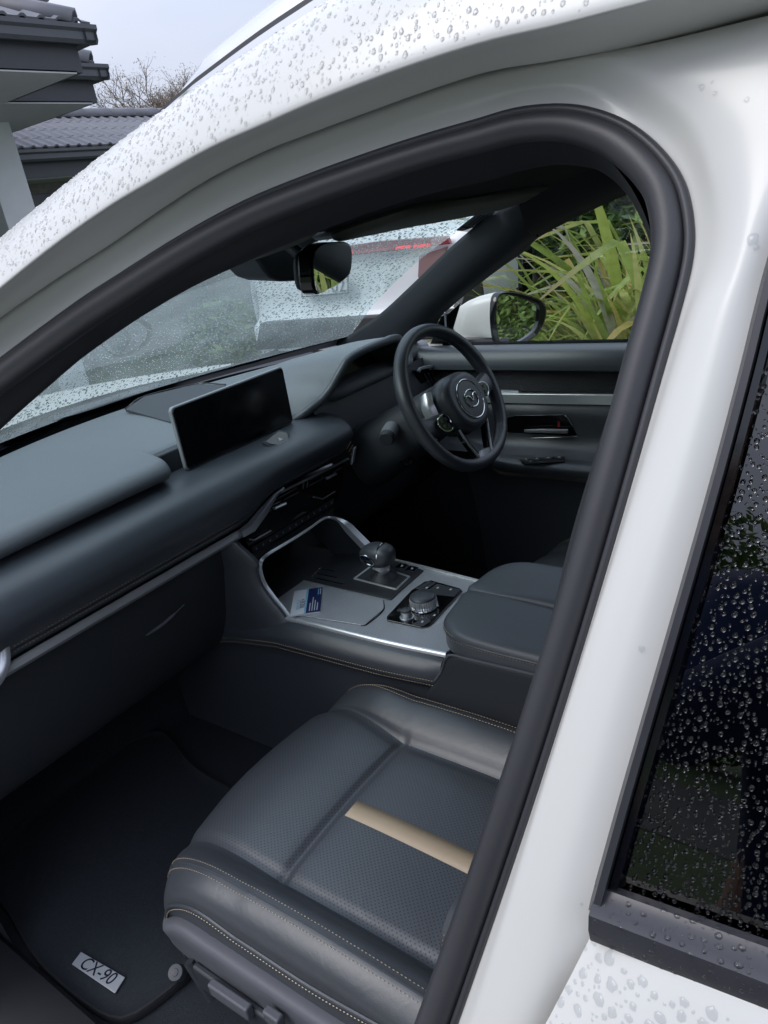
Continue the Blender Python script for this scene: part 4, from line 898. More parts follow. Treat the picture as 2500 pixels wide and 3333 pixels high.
# spokes
for s in (-1, 1):
    sb_ = -.022 if s < 0 else 0
    net_ = [[HP(s*.066, .030, -.012), HP(s*.10, .030, -.014), HP(s*.13, .034, -.008), HP(s*.165, .044, -.002)], [HP(s*.070, .022, .014), HP(s*.10, .022, .010), HP(s*.13, .026, .008), HP(s*.166, .036, .010)],
            [HP(s*.070, -.012, .014), HP(s*.10, -.012, .010), HP(s*.13, -.010, .008), HP(s*.168, -.004, .010)], [HP(s*.066, -.022, -.012), HP(s*.10, -.02, -.014), HP(s*.13, -.018, -.008), HP(s*.166, -.012, -.002)]]
    net_ = [[q_+E2*sb_ for q_ in r_] for r_ in net_]
    g = patch(net_, 5, 4); MB().grid(g).obj('spoke', K['leather2'], sw, smooth=180, solid=.01)
    # switch pod
    pod = [(s*.078, .012), (s*.088, .022), (s*.118, .018), (s*.126, .006), (s*.112, -.014), (s*.086, -.018), (s*.079, -.008)]
    pod = [(a, q_+sb_) for a, q_ in pod]
    if s < 0: pod = pod[::-1]
    pp = [HP(a, q, .0135) for a, q in pod]
    slab('switch_pod', pp, EN, .004, K['piano'], sw, bevel=.001)
    P = [HP(a, q, .0178) for a, q in pod]; MB().tube(crs(P, 3, True), .0014, 6, closed=True, up=EN).obj('pod_bezel', K['chrome'], sw)
    for a, q in ((.092, .010), (.110, .010), (.092, -.006), (.108, -.004)): slab('pod_button', [HP(s*(a+i*.005), q+sb_+j*.004, .0175) for i, j in ((-1, -1), (1, -1), (1, 1), (-1, 1))], EN, .0012, K['plastic'], sw, bevel=.0005)
    # hub side cheek in satin metal
    ck = [[HP(s*.070, .058, .002), HP(s*.0835, .034, .004), HP(s*.086, .006, .003), HP(s*.084, -.012, .0)], [HP(s*.078, .060, -.012), HP(s*.0915, .034, -.012), HP(s*.094, .006, -.012), HP(s*.090, -.012, -.012)], [HP(s*.076, .055, -.030), HP(s*.089, .032, -.031), HP(s*.091, .006, -.031), HP(s*.086, -.012, -.030)], [HP(s*.06, .045, -.042), HP(s*.072, .028, -.044), HP(s*.074, .0, -.044), HP(s*.07, -.012, -.042)]]
    MB().grid(patch(ck, 5, 4)).obj('spoke_cheek', K['bright'], sw, smooth=180)
    # lower spoke: open bright-edged triangle
    leg = [HP(s*.058, -.050, .010), HP(s*.050, -.075, .006), HP(s*.036, -.105, .002), HP(s*.022, -.136, .0)]
    MB().grid(sweep_grid(crs(leg, 5), [(-.007, -.006), (.007, -.006), (.006, .006), (-.006, .006)], 1, EN), True).obj('lower_spoke', K['piano'], sw, smooth=50)
    MB().tube([p+EN*.0075+E1*s*.006 for p in crs(leg, 5)], .0030, 8, up=EN).obj('lower_spoke_edge', K['bright'], sw)
cross = [HP(-.024, -.132, .004), HP(-.01, -.130, .006), HP(.01, -.130, .006), HP(.024, -.132, .004)]
MB().grid(sweep_grid(crs(cross, 5), [(-.010, -.003), (.010, -.003), (.008, .004), (-.008, .004)], 1, EN), True).obj('lower_spoke_foot', K['bright'], sw, smooth=50)
# column shroud, stalks
col = empty('steering_column', suv)
def col_ring(d, wd, ht, dz): return [WC-EN*d+E1*wd*math.copysign(abs(math.cos(a))**.7, math.cos(a))+E2*(ht*math.copysign(abs(math.sin(a))**.7, math.sin(a))+dz) for a in np.linspace(0, 2*math.pi, 33)[:-1]]
MB().grid(np.array([col_ring(.03, .045, .045, -.0), col_ring(.045, .062, .058, -.01), col_ring(.09, .072, .062, -.014), col_ring(.16, .085, .070, -.02), col_ring(.30, .105, .085, -.03)]), True).obj('column_shroud', K['plastic'], col, smooth=50)
kn = at(1262, 1420, x=.265); kd = A3(-.93, -.30, -.20); kd /= np.linalg.norm(kd)
K['stalk'] = mat('stalk grey', (.20, .21, .225), .5)
MB().lathe([(.006, -.10), (.007, -.05), (.011, -.045), (.0185, -.040), (.0200, -.02), (.0195, -.0015), (.0180, .0)], kn-kd*.0, kd, 28).obj('wiper_stalk', K['stalk'], col)
MB().lathe([(.0182, -.001), (.0182, .014), (.016, .0175), (0, .018)], kn, kd, 28).obj('stalk_tip', K['plastic'], col)
kn2 = at(1328, 1492, x=.33)
MB().lathe([(.018, -.03), (.019, -.004), (.017, -.001), (.0125, 0), (.0125, .012), (.009, .014), (0, .014)], kn2, A3(-.25, -.95, -.1), 24).obj('column_socket', K['piano'], col)
slab('paddle', [WP(-.082, -.028, -.030), WP(-.098, -.03, -.03), WP(-.112, -.06, -.032), WP(-.10, -.075, -.032), WP(-.086, -.05, -.03)], EN, .004, K['satin'], col)
# right-hand air vent seen through the wheel
rv = empty('driver_vent', suv)
fp = crs([at(1360, 1210, y=.27), at(1368, 1199, y=.268), at(1420, 1190, y=.268), at(1440, 1195, y=.268), at(1470, 1225, y=.268)], 4)
MB().grid(sweep_grid(fp, [(-.003, -.003), (.006, -.003), (.006, .003), (-.003, .003)], 1, (0, 0, 1)), True).obj('vent_bezel', K['satin'], rv)
slab('vent_body', [at(*q, y=.278) for q in ((1355, 1205), (1435, 1192), (1490, 1240), (1480, 1320), (1400, 1330))], (0, 1, 0), .05, K['piano'], rv)
for i in range(4): MB().tube([at(1382+i*12, 1218-i*3, y=.272), at(1405+i*12, 1262-i*3, y=.272)], .0016, 6).obj('vent_slat', K['plastic_grey'], rv)
slab('vent_tab', [at(1450, 1186, y=.27), at(1504, 1188, y=.27), at(1504, 1195, y=.27), at(1452, 1192, y=.27)], (0, -1, 0), .004, K['satin'], rv)
# =================================================================== centre console
con = empty('centre_console', suv)
ZD = .728
def knurl():
    m = mat('knurled metal', (.60, .61, .63), .36, .7); t = m.node_tree; b = t.nodes['Principled BSDF']
    tc = t.nodes.new('ShaderNodeTexCoord'); vals = []
    for rot in (0, 90):
        mp = t.nodes.new('ShaderNodeMapping'); mp.inputs['Rotation'].default_value[2] = R_(rot); t.links.new(tc.outputs['Object'], mp.inputs[0])
        wv = t.nodes.new('ShaderNodeTexWave'); wv.inputs['Scale'].default_value = 95; wv.wave_profile = 'SIN'; t.links.new(mp.outputs[0], wv.inputs['Vector']); vals.append(wv.outputs['Fac'])
    mx = t.nodes.new('ShaderNodeMath'); mx.operation = 'MULTIPLY'; t.links.new(vals[0], mx.inputs[0]); t.links.new(vals[1], mx.inputs[1])
    bp = t.nodes.new('ShaderNodeBump'); bp.inputs['Strength'].default_value = .6; bp.inputs['Distance'].default_value = .0012
    t.links.new(mx.outputs[0], bp.inputs['Height']); t.links.new(bp.outputs[0], b.inputs['Normal'])
    cr = t.nodes.new('ShaderNodeValToRGB'); cr.color_ramp.elements[0].color = (.42, .43, .46, 1); cr.color_ramp.elements[1].color = (.86, .87, .90, 1)
    cr.color_ramp.elements[1].position = .7
    t.links.new(mx.outputs[0], cr.inputs[0]); t.links.new(cr.outputs[0], b.inputs['Base Color'])
    return m
K['knurl'] = knurl()
def flat(name, pts, z0, z1, m, parent, bevel=.0008):
    n = len(pts); return MB().add([A3(x, y, z0) for x, y in pts]+[A3(x, y, z1) for x, y in pts], [tuple(range(n))[::-1], tuple(range(n, 2*n))]+[(i, (i+1) % n, n+(i+1) % n, n+i) for i in range(n)]).obj(name, m, parent, bevel=bevel)
flat('deck_plate', [(-.136, .17), (-.128, -.10), (-.118, -.234), (-.03, -.26), (.12, -.26), (.138, -.15), (.156, .07), (.158, .18), (.15, .226), (.0, .226), (-.088, .226)], ZD-.012, ZD, K['knurl'], con)
flat('charging_lid', [(-.130, .168), (-.104, -.025), (-.098, -.033), (-.036, -.033), (-.003, -.012), (.001, .222), (-.084, .222)], ZD+.0005, ZD+.0022, K['knurl'], con, bevel=.0012)
gapc = crs([A3(-.004, -.010, ZD+.0015), A3(-.037, -.0345, ZD+.0015), A3(-.099, -.035, ZD+.0015), A3(-.1055, -.026, ZD+.0015)], 6)
MB().tube(gapc, .0010, 6).obj('lid_gap', K['piano'], con)
# gate, buttons
flat('gear_panel', [(.004, .2255), (.003, -.026), (.139, -.023), (.156, .066), (.1575, .18), (.149, .2255)], ZD+.0006, ZD+.0028, mat('matt black panel', (.03, .033, .038), .42), con)
gate = [(.048, .108), (.041, -.014), (.100, -.010), (.119, .106)]
b = MB(); c4 = [A3(x, y, ZD+.0035) for x, y in gate]
for i in range(4): b.tube([c4[i], c4[(i+1) % 4]], .0024, 6)
b.obj('gear_gate_frame', K['bright'], con)
flat('gear_gate', gate, ZD+.002, ZD+.0034, K['plastic'], con)
gs = empty('gear_selector', suv)
gc = A3(.076, .030, ZD)
KC = at(1229, 1806, x=.072)
MB().lathe([(.034, .0), (.030, .008), (.020, .014), (.016, .02)], A3(.078, .046, ZD+.003), (0, 0, 1), 28).obj('selector_boot', K['plastic'], gs)
stp = crs([A3(.078, .045, ZD+.008), A3(.076, .040, ZD+.03), KC+A3(0, .004, -.018)], 5)
MB().grid(sweep_grid(stp, [(math.cos(a)*1.05, math.sin(a)*.8) for a in np.linspace(0, 2*math.pi, 17)[:-1]], np.linspace(.013, .020, len(stp)), (0, 1, 0)), True).obj('selector_stem', K['bright'], gs, smooth=180)
def superell(C, ax, rot, n=28, m=16, e1=.8, e2=.75):
    g = []
    for i in range(m+1):
        v = -math.pi/2+math.pi*i/m; row = []
        for j in range(n):
            u = 2*math.pi*j/n; f = lambda q, e: math.copysign(abs(q)**e, q)
            p = np.array([ax[0]*f(math.cos(v), e1)*f(math.cos(u), e2), ax[1]*f(math.cos(v), e1)*f(math.sin(u), e2), ax[2]*f(math.sin(v), e1)])
            p[2] += -.10*p[1]
            row.append(C+rot @ p)
        g.append(row)
    return g
rz = np.array(Matrix.Rotation(R_(-4), 3, 'Z'))
MB().grid(superell(KC, (.029, .044, .0275), rz), True).obj('selector_knob', K['leather2'], gs, smooth=180)
MB().tube([KC+A3(.029*math.cos(a)*1.0, -.020+.004*math.sin(a), .0285*math.sin(a)) for a in np.linspace(R_(10), R_(170), 16)], .0026, 8, up=(0, 1, 0)).obj('selector_band', K['chrome'], gs)
sdp = [(-.030, .026, .008), (-.0305, .008, .011), (-.0305, -.010, -.001), (-.0300, -.006, -.011), (-.0300, .012, -.008)]
sd = [KC+A3(*q) for q in sdp]
MB().tube(crs(sd, 4, True), .0015, 6, closed=True, up=(1, 0, 0)).obj('release_ring', K['chrome'], gs)
slab('release_button', [KC+A3(q[0]+.003, q[1], q[2]) for q in sdp], (-1, 0, 0), .003, K['piano'], gs)
flat('parking_slot', [(.018, .215), (.018, .120), (.036, .120), (.036, .215)][::-1], ZD+.0026, ZD+.0034, K['plastic'], con)
for p, q in (((.018, .118), (.018, .205)), ((.037, .150), (.037, .218)), ((.060, .175), (.060, .222)), ((.018, .212), (.060, .222))): MB().tube([A3(*p, ZD+.0035), A3(*q, ZD+.0035)], .0011, 6).obj('slot_edge', K['chrome'], con)
for x, y in ((.137, .035), (.134, .005)):
    flat('drive_button', [(x-.011, y+.013), (x-.011, y-.011), (x+.011, y-.011), (x+.013, y+.013)], ZD+.0026, ZD+.0042, K['piano'], con)
    MB().box((x, y, ZD+.0044), (.007, .005, .0003)).obj('button_symbol', lit, con); MB().box((x+.004, y+.003, ZD+.0044), (.002, .004, .0003)).obj('button_symbol', lit, con)
# rotary controls
flat('control_panel', [(-.070, -.066), (-.066, -.147), (-.056, -.158), (-.042, -.160), (.088, -.153), (.096, -.142), (.104, -.064), (.094, -.054), (.052, -.047), (-.058, -.058)], ZD+.0006, ZD+.0034, K['piano'], con, bevel=.001)
rk = empty('rotary_knob', suv); kc_ = A3(.006, -.108, ZD+.003)
MB().lathe([(.0315, 0), (.0325, .002), (.0315, .004), (.0285, .004)], kc_, n=40).obj('knob_ring', K['chrome'], rk)
g = []
for r, h in ((.0275, .003), (.0280, .006), (.0280, .018), (.0270, .021)): g.append([kc_+A3((r+(.0006 if j % 2 else -.0004))*math.cos(2*math.pi*j/72), (r+(.0006 if j % 2 else -.0004))*math.sin(2*math.pi*j/72), h) for j in range(72)])
MB().grid(g, True).obj('knob_grip', K['satin'], rk, smooth=20)
MB().lathe([(.0270, .0205), (.0262, .0240), (.0245, .0255), (.010, .0270), (0, .0272)], kc_, n=40).obj('knob_cap', K['leather2'], rk)
vk = empty('volume_knob', suv); vc_ = A3(-.047, -.101, ZD+.003)
MB().lathe([(.0145, 0), (.0148, .003), (.0120, .0035), (.0112, .012), (.0108, .0165)], vc_, n=32).obj('knob_grip', K['satin'], vk)
MB().lathe([(.0109, .016), (.0100, .0195), (.006, .0210), (0, .0212)], vc_, n=32).obj('knob_cap', K['leather2'], vk)
for pts_ in ([(.060, -.052), (.058, -.078), (.096, -.082), (.099, -.062)], [(.050, -.082), (.060, -.150), (.090, -.149), (.094, -.086)], [(-.066, -.125), (-.062, -.150), (-.040, -.155), (-.030, -.135)], [(-.034, -.066), (-.032, -.086), (-.024, -.084), (-.022, -.064)]):
    flat('control_key', pts_[::-1], ZD+.0032, ZD+.0046, K['plastic'], con)
MB().tube([A3(.064, -.070, ZD+.0052), A3(.098, -.078, ZD+.0052)], .0014, 6).obj('key_edge', K['chrome'], con)
for x, y in ((.078, -.098), (.082, -.128), (-.050, -.140), (-.028, -.076), (-.02, -.150), (.07, -.075)):
    MB().box((x, y, ZD+.0049), (.006, .004, .0003)).obj('key_symbol', lit, con)
# bright edges of the deck
MB().grid(sweep_grid(crs([A3(-.150, .176, ZD), A3(-.141, .135, ZD+.001), A3(-.134, -.10, ZD+.001), A3(-.122, -.238, ZD)], 6), [(-.0035, -.004), (.0045, -.005), (.004, .0015), (0, .0035), (-.0035, .0025)], 1, (0, 0, 1)), True).obj('deck_edge', K['bright'], con, smooth=60)
MB().grid(sweep_grid(crs([A3(.160, .19, ZD), A3(.160, .07, ZD+.001), A3(.142, -.15, ZD), A3(.13, -.25, ZD)], 6), [(-.003, -.004), (.004, -.004), (.004, .003), (-.003, .003)], 1, (0, 0, 1)), True).obj('deck_edge', K['bright'], con, smooth=60)
# side walls of the console
def side(sx, name):
    net_ = []
    for y, top, bul in ((.60, .62, .0), (.42, .665, .4), (.30, .70, .8), (.16, .726, 1), (.0, .727, 1), (-.12, .727, 1), (-.20, .726, .9), (-.235, .724, .55)):
        e = float(np.interp(-y, [-.6, -.16, .1, .235], [.150, .147, .137, .126]))
        net_.append([A3(sx*e, y, top-.003), A3(sx*(e+.012), y, top-.008), A3(sx*(e+.012+.016*bul), y, top-.026), A3(sx*(e+.012+.018*bul), y, top-.046), A3(sx*(e+.010+.012*bul), y, top-.060), A3(sx*(e+.006), y, top-.078), A3(sx*(e+.004), y, top-.12), A3(sx*(e+.004), y, .33)])
    MB().grid(patch(net_, 4, 4)).obj(name, K['leather2'], con, smooth=180)
side(-1, 'console_side'); side(1, 'console_side')
for dz in (.0405, .0505):
    P = [A3(-(float(np.interp(-y, [-.6, -.16, .1, .235], [.150, .147, .137, .126]))+.0135+.0182*float(np.interp(-y, [-.42, -.16, .12, .22], [.4, 1, 1, .8])) ), y, float(np.interp(-y, [-.42, -.30, -.16, .2], [.665, .70, .726, .726]))-dz) for y in np.linspace(.40, -.225, 40)]
    stitches('stitching', np.array(P), K['thread'], con, up=(-1, 0, .2), r=.0007, lift=.0006)
rear = []
for y, top in ((-.205, .655), (-.235, .700), (-.262, .748), (-.30, .752), (-.5, .758), (-.75, .76)):
    rear.append([A3(-.146, y, top), A3(-.1505, y, top-.004), A3(-.151, y, top-.03), A3(-.150, y, .55), A3(-.148, y, .33)])
MB().grid(patch(rear, 4, 3)).obj('console_rear_side', K['plastic'], con, smooth=180)
rear2 = [[A3(-p[0]+.01, p[1], p[2]) for p in r] for r in rear]
MB().grid(patch(rear2, 4, 3)).obj('console_rear_side', K['plastic'], con, smooth=180)
MB().tube(crs([A3(-.148, -.19, .668), A3(-.150, -.215, .676), A3(-.151, -.24, .706), A3(-.1515, -.262, .750), A3(-.1515, -.30, .7545), A3(-.151, -.6, .762)], 6), .0022, 8).obj('console_bead', K['plastic_grey'], con)
# wings rising from the deck to the climate panel
lw = crs([at(946, 2013, x=-.137), at(922, 1980, x=-.137), at(889, 1940, x=-.138), at(860, 1897, x=-.138), at(847, 1855, x=-.138), at(849, 1829, x=-.136), at(868, 1807, y=.215), at(910, 1781, y=.222), at(965, 1748, y=.228), at(1010, 1718, y=.230), at(1050, 1690, y=.230), at(1072, 1684, x=.130), at(1098, 1690, x=.135), at(1122, 1707, x=.138), at(1150, 1735, x=.142), at(1196, 1782, x=.148), at(1235, 1822, x=.152)], 5)
wsx = np.interp(np.linspace(0, 1, len(lw)), [0, .3, .4, .68, .76, .84, .93, 1], [1, 1.1, 1, .8, 1.3, 3.0, 3.2, 2.4])
wprof = [(-.0036, -.002), (.0036, -.002), (.0030, .0028), (-.0030, .0028)]
MB().grid(sweep_grid(lw, wprof, wsx, A3(0, -.75, .66)), True).obj('console_wing_trim', K['bright'], con, smooth=60)
hwall = []
for p in lw[::3]:
    d = A3(0, .20, -.0); q = p+A3(0, .012, 0); hwall.append([q, p+A3(-np.sign(p[0])*.004, .05, -.004), p+A3(-np.sign(p[0])*.008, .12, -.02)])
MB().grid(np.array(hwall)).obj('cubby_wall', K['plastic'], con, smooth=180)
MB().grid([[A3(x, .21, .727) for x in (-.15, 0, .16)], [A3(x, .40, .722) for x in (-.15, 0, .16)], [A3(x, .41, .90) for x in (-.15, 0, .16)]]).obj('cubby_floor', K['plastic'], con, smooth=0)
# outer leather wing on the passenger side
ow = []
for i, p in enumerate(lw[:26:5]):
    ow.append([p+A3(-.002, .0, -.001), p+A3(-.010, .002, -.001), p+A3(-.020, .02, -.004), p+A3(-.030, .06, -.010), p+A3(-.034, .13, -.02), p+A3(-.034, .26, -.03)])
ow.insert(0, [q+A3(-.002, -.03, -.035) for q in ow[0]])
ow.append([q+A3(-.012, .04, .05) for q in ow[-1]])
MB().grid(patch(ow, 4, 4)).obj('console_wing', K['leather2'], con, smooth=180)
# armrest
ar = empty('console_armrest', suv)
def cushion(name, outline, z0, z1, m, parent, r=.02):
    P = smooth_path(outline, 72, True); c = P.mean(0); g = []
    for k, (ins, h) in enumerate(((.0, 0.), (.0, .3), (0, .68), (.003, .86), (.009, .96), (.020, .995), (.05, 1.0))):
        row = []
        for p in P:
            d = c-p; L = np.linalg.norm(d); row.append(A3(*(p+d/L*min(ins, L*.9)), z0+(z1-z0)*h))
        g.append(row)
    b = MB().grid(g, True); n = len(P); b.f.append(tuple(len(b.v)-n+i for i in range(n))); b.mi.append(0)
    return b.obj(name, m, parent, smooth=60)
lo_ = [(.0065, -.214), (-.04, -.216), (-.09, -.224), (-.122, -.244), (-.141, -.275), (-.148, -.33), (-.148, -.45), (-.148, -.64), (-.06, -.645), (.0065, -.645), (.0068, -.5), (.0068, -.35)]
K['armskin'] = mat('armrest skin', (.080, .090, .102), .46, spec=.7, bump=.12, bscale=700, btype='cells', var=.05, vscale=5)
cushion('armrest_lid', lo_, .747, .794, K['armskin'], ar)
ro_ = [(.0075, -.214), (.05, -.214), (.095, -.220), (.128, -.238), (.146, -.27), (.152, -.34), (.152, -.45), (.152, -.645), (.08, -.648), (.0078, -.648), (.0078, -.5), (.0078, -.35)]
cushion('armrest_lid', ro_, .747, .796, K['armskin'], ar)
out = [p for p in smooth_path(lo_, 90, True) if p[0] < -.03]
out = np.array(sorted(out, key=lambda p: -p[1]))
for z, o_ in ((.7835, .0035), (.7755, .0012)):
    P = np.array([A3(p[0]-o_+(.006 if z > .78 else .001), p[1]+(.004 if p[1] > -.27 else 0), z) for p in out if p[0] < -.06])
    stitches('stitching', P, K['threadbrown'] if z < .78 else K['thread'], ar, up=(-1, .3, .6), r=.0007)
MB().tube(np.array([A3(p[0]+.0005, p[1]+.001, .7795) for p in out if p[0] < -.06]), .0022, 6).obj('armrest_piping', K['leather2'], ar)
# business card lying on the charging lid
card = thing('business_card', 'white and navy business card lying on the silver console tray', 'card')
cd_ = [at(*q, z=ZD+.006) for q in ((960.0, 1918.1), (1048.1, 1916.8), (1040.0, 1995.4), (946.4, 1998.1))]
cA, cB, cC, cD = cd_
cx = (cA-cD+cB-cC)/2; cy = (cA-cB+cD-cC)/2; LW, LH = np.linalg.norm(cx), np.linalg.norm(cy); cx = cx/LW; cy = cy-cx*np.dot(cx, cy); cy /= np.linalg.norm(cy); cn = np.cross(cx, cy); co = np.mean(cd_, 0)
def CP(a, q, h=0): return co+cx*a+cy*q+cn*h
white = mat('card white', (.78, .80, .82), .4); navy = mat('card navy', (.015, .028, .11), .4); sky_ = mat('card light blue', (.30, .58, .78), .4); ink = mat('card ink', (.03, .03, .05), .5); blue = mat('card blue', (.10, .32, .62), .4)
def crect(name, a0, a1, q0, q1, h, th, m): return slab(name, [CP(a0, q0, h), CP(a1, q0, h), CP(a1, q1, h), CP(a0, q1, h)], cn, th, m, card, bevel=0)
crect('card_stock', -LW/2, LW/2, -LH/2, LH/2, -.0036, .0036, white)
crect('navy_print', -LW/2, LW/2, -LH/2, -LH*.02, .00012, .0001, navy); crect('blue_print', -LW/2, LW/2, -LH*.02, LH*.05, .00012, .0001, sky_)
font('lettering', 'FRESH', .0145, CP(-.012, LH*.245, .0003), cx, cy, sky_, card, .0001); font('lettering', 'RIDE+', .0145, CP(-.008, LH*.125, .0003), cx, cy, ink, card, .0001)
for i, (a0, a1) in enumerate(((-.046, -.012), (-.046, .012), (-.046, -.002), (-.046, -.014))):
    crect('text_line', a0, a1, -LH*(.12+.085*i), -LH*(.145+.085*i), .0003, .0001, white)
for i in range(2): crect('text_line', .022, .048, -LH*(.36+.07*i), -LH*(.385+.07*i), .0003, .0001, sky_ if i == 0 else white)
# =================================================================== front seats
def perf():
    m = mat('perforated leather', (.030, .034, .040), .40); t = m.node_tree; b = t.nodes['Principled BSDF']
    tc = t.nodes.new('ShaderNodeTexCoord'); mp = t.nodes.new('ShaderNodeMapping'); mp.inputs['Rotation'].default_value[2] = R_(45); mp.inputs['Scale'].default_value = (1, 1, 0)
    vo = t.nodes.new('ShaderNodeTexVoronoi'); vo.inputs['Scale'].default_value = 190; vo.inputs['Randomness'].default_value = 0
    t.links.new(tc.outputs['Object'], mp.inputs[0]); t.links.new(mp.outputs[0], vo.inputs['Vector'])
    cr = t.nodes.new('ShaderNodeValToRGB'); cr.color_ramp.elements[0].position = .17; cr.color_ramp.elements[0].color = (.030, .034, .040, 1); cr.color_ramp.elements[1].position = .24; cr.color_ramp.elements[1].color = (.060, .067, .079, 1)
    t.links.new(vo.outputs['Distance'], cr.inputs[0]); t.links.new(cr.outputs[0], b.inputs['Base Color'])
    sp = t.nodes.new('ShaderNodeMapRange'); sp.inputs[1].default_value = .17; sp.inputs[2].default_value = .24; sp.inputs[3].default_value = .45; sp.inputs[4].default_value = .85
    t.links.new(vo.outputs['Distance'], sp.inputs[0]); t.links.new(sp.outputs[0], b.inputs['Specular IOR Level'])
    bp = t.nodes.new('ShaderNodeBump'); bp.inputs['Strength'].default_value = .12; bp.inputs['Distance'].default_value = .001
    t.links.new(sp.outputs[0], bp.inputs['Height']); t.links.new(bp.outputs[0], b.inputs['Normal'])
    nc = t.nodes.new('ShaderNodeTexNoise'); nc.inputs['Scale'].default_value = 20; nc.inputs['Detail'].default_value = 4; nc.inputs['Distortion'].default_value = 1.2; t.links.new(tc.outputs['Object'], nc.inputs['Vector'])
    b2 = t.nodes.new('ShaderNodeBump'); b2.inputs['Strength'].default_value = .14; b2.inputs['Distance'].default_value = .006; t.links.new(nc.outputs['Fac'], b2.inputs['Height']); t.links.new(b2.outputs[0], bp.inputs['Normal'])
    return m
K['perf'] = perf()
SC = [(-.662, .525, -.055), (-.668, .583, -.062), (-.664, .622, -.060), (-.633, .647, -.045), (-.606, .638, -.028), (-.577, .603, -.014), (-.553, .610, -.008), (-.42, .617, .006), (-.275, .612, .0), (-.248, .605, -.012), (-.226, .628, -.022), (-.188, .650, -.040), (-.160, .642, -.052), (-.146, .602, -.058), (-.15, .525, -.055)]
ST = [(-.78, -.045), (-.62, -.02), (-.48, -.006), (-.34, .0), (-.220, .000), (-.205, -.0055), (-.190, .000), (-.11, .006), (-.05, .002), (-.005, -.012), (.032, -.038), (.050, -.075), (.052, -.115), (.040, -.16)]
net_ = []
for yo, zo in ST:
    row = []
    for j, (x, z, yn) in enumerate(SC):
        f = ss(-.2, .03, yo); y = yo+yn*f
        wdip = 1 if 6 <= j <= 8 else (.5 if j in (5, 9) else .0)
        zz = z+(zo*wdip if yo < -.15 and yo > -.3 else zo)
        if j in (0, 14): zz = max(.45, z+min(0, zo)*.6)
        if j in (2, 3, 4, 10, 11, 12): zz -= (.020 if j < 6 else .012)*ss(-.26, -.02, yo)*(1 if j not in (2, 12) else .6)
        if j in (0, 1): zz += .034*ss(-.40, -.54, yo)
        xx = x
        if j == 9: xx = x+.035*ss(-.25, -.02, yo)
        if j in (8,): xx = x+.03*ss(-.25, -.02, yo)
        if j in (10, 11): xx = x+.02*ss(-.2, 0, yo)
        row.append(A3(xx, y, zz))
    net_.append(row)
SEAT = patch(net_, 4, 5)
def seat_pt(x, y):
    best = None; G_ = SEAT
    d = (G_[:, :, 0]-x)**2+(G_[:, :, 1]-y)**2; d[:, :8] += 1; d[:, -8:] += 1; d[-22:, :] += 1
    i, j = np.unravel_index(d.argmin(), d.shape)
    i0 = min(max(i, 1), G_.shape[0]-2); j0 = min(max(j, 1), G_.shape[1]-2)
    pts_ = G_[i0-1:i0+2, j0-1:j0+2].reshape(-1, 3); A_ = np.c_[pts_[:, :2], np.ones(9)]; co_ = np.linalg.lstsq(A_, pts_[:, 2], rcond=None)[0]
    return A3(x, y, co_[0]*x+co_[1]*y+co_[2])
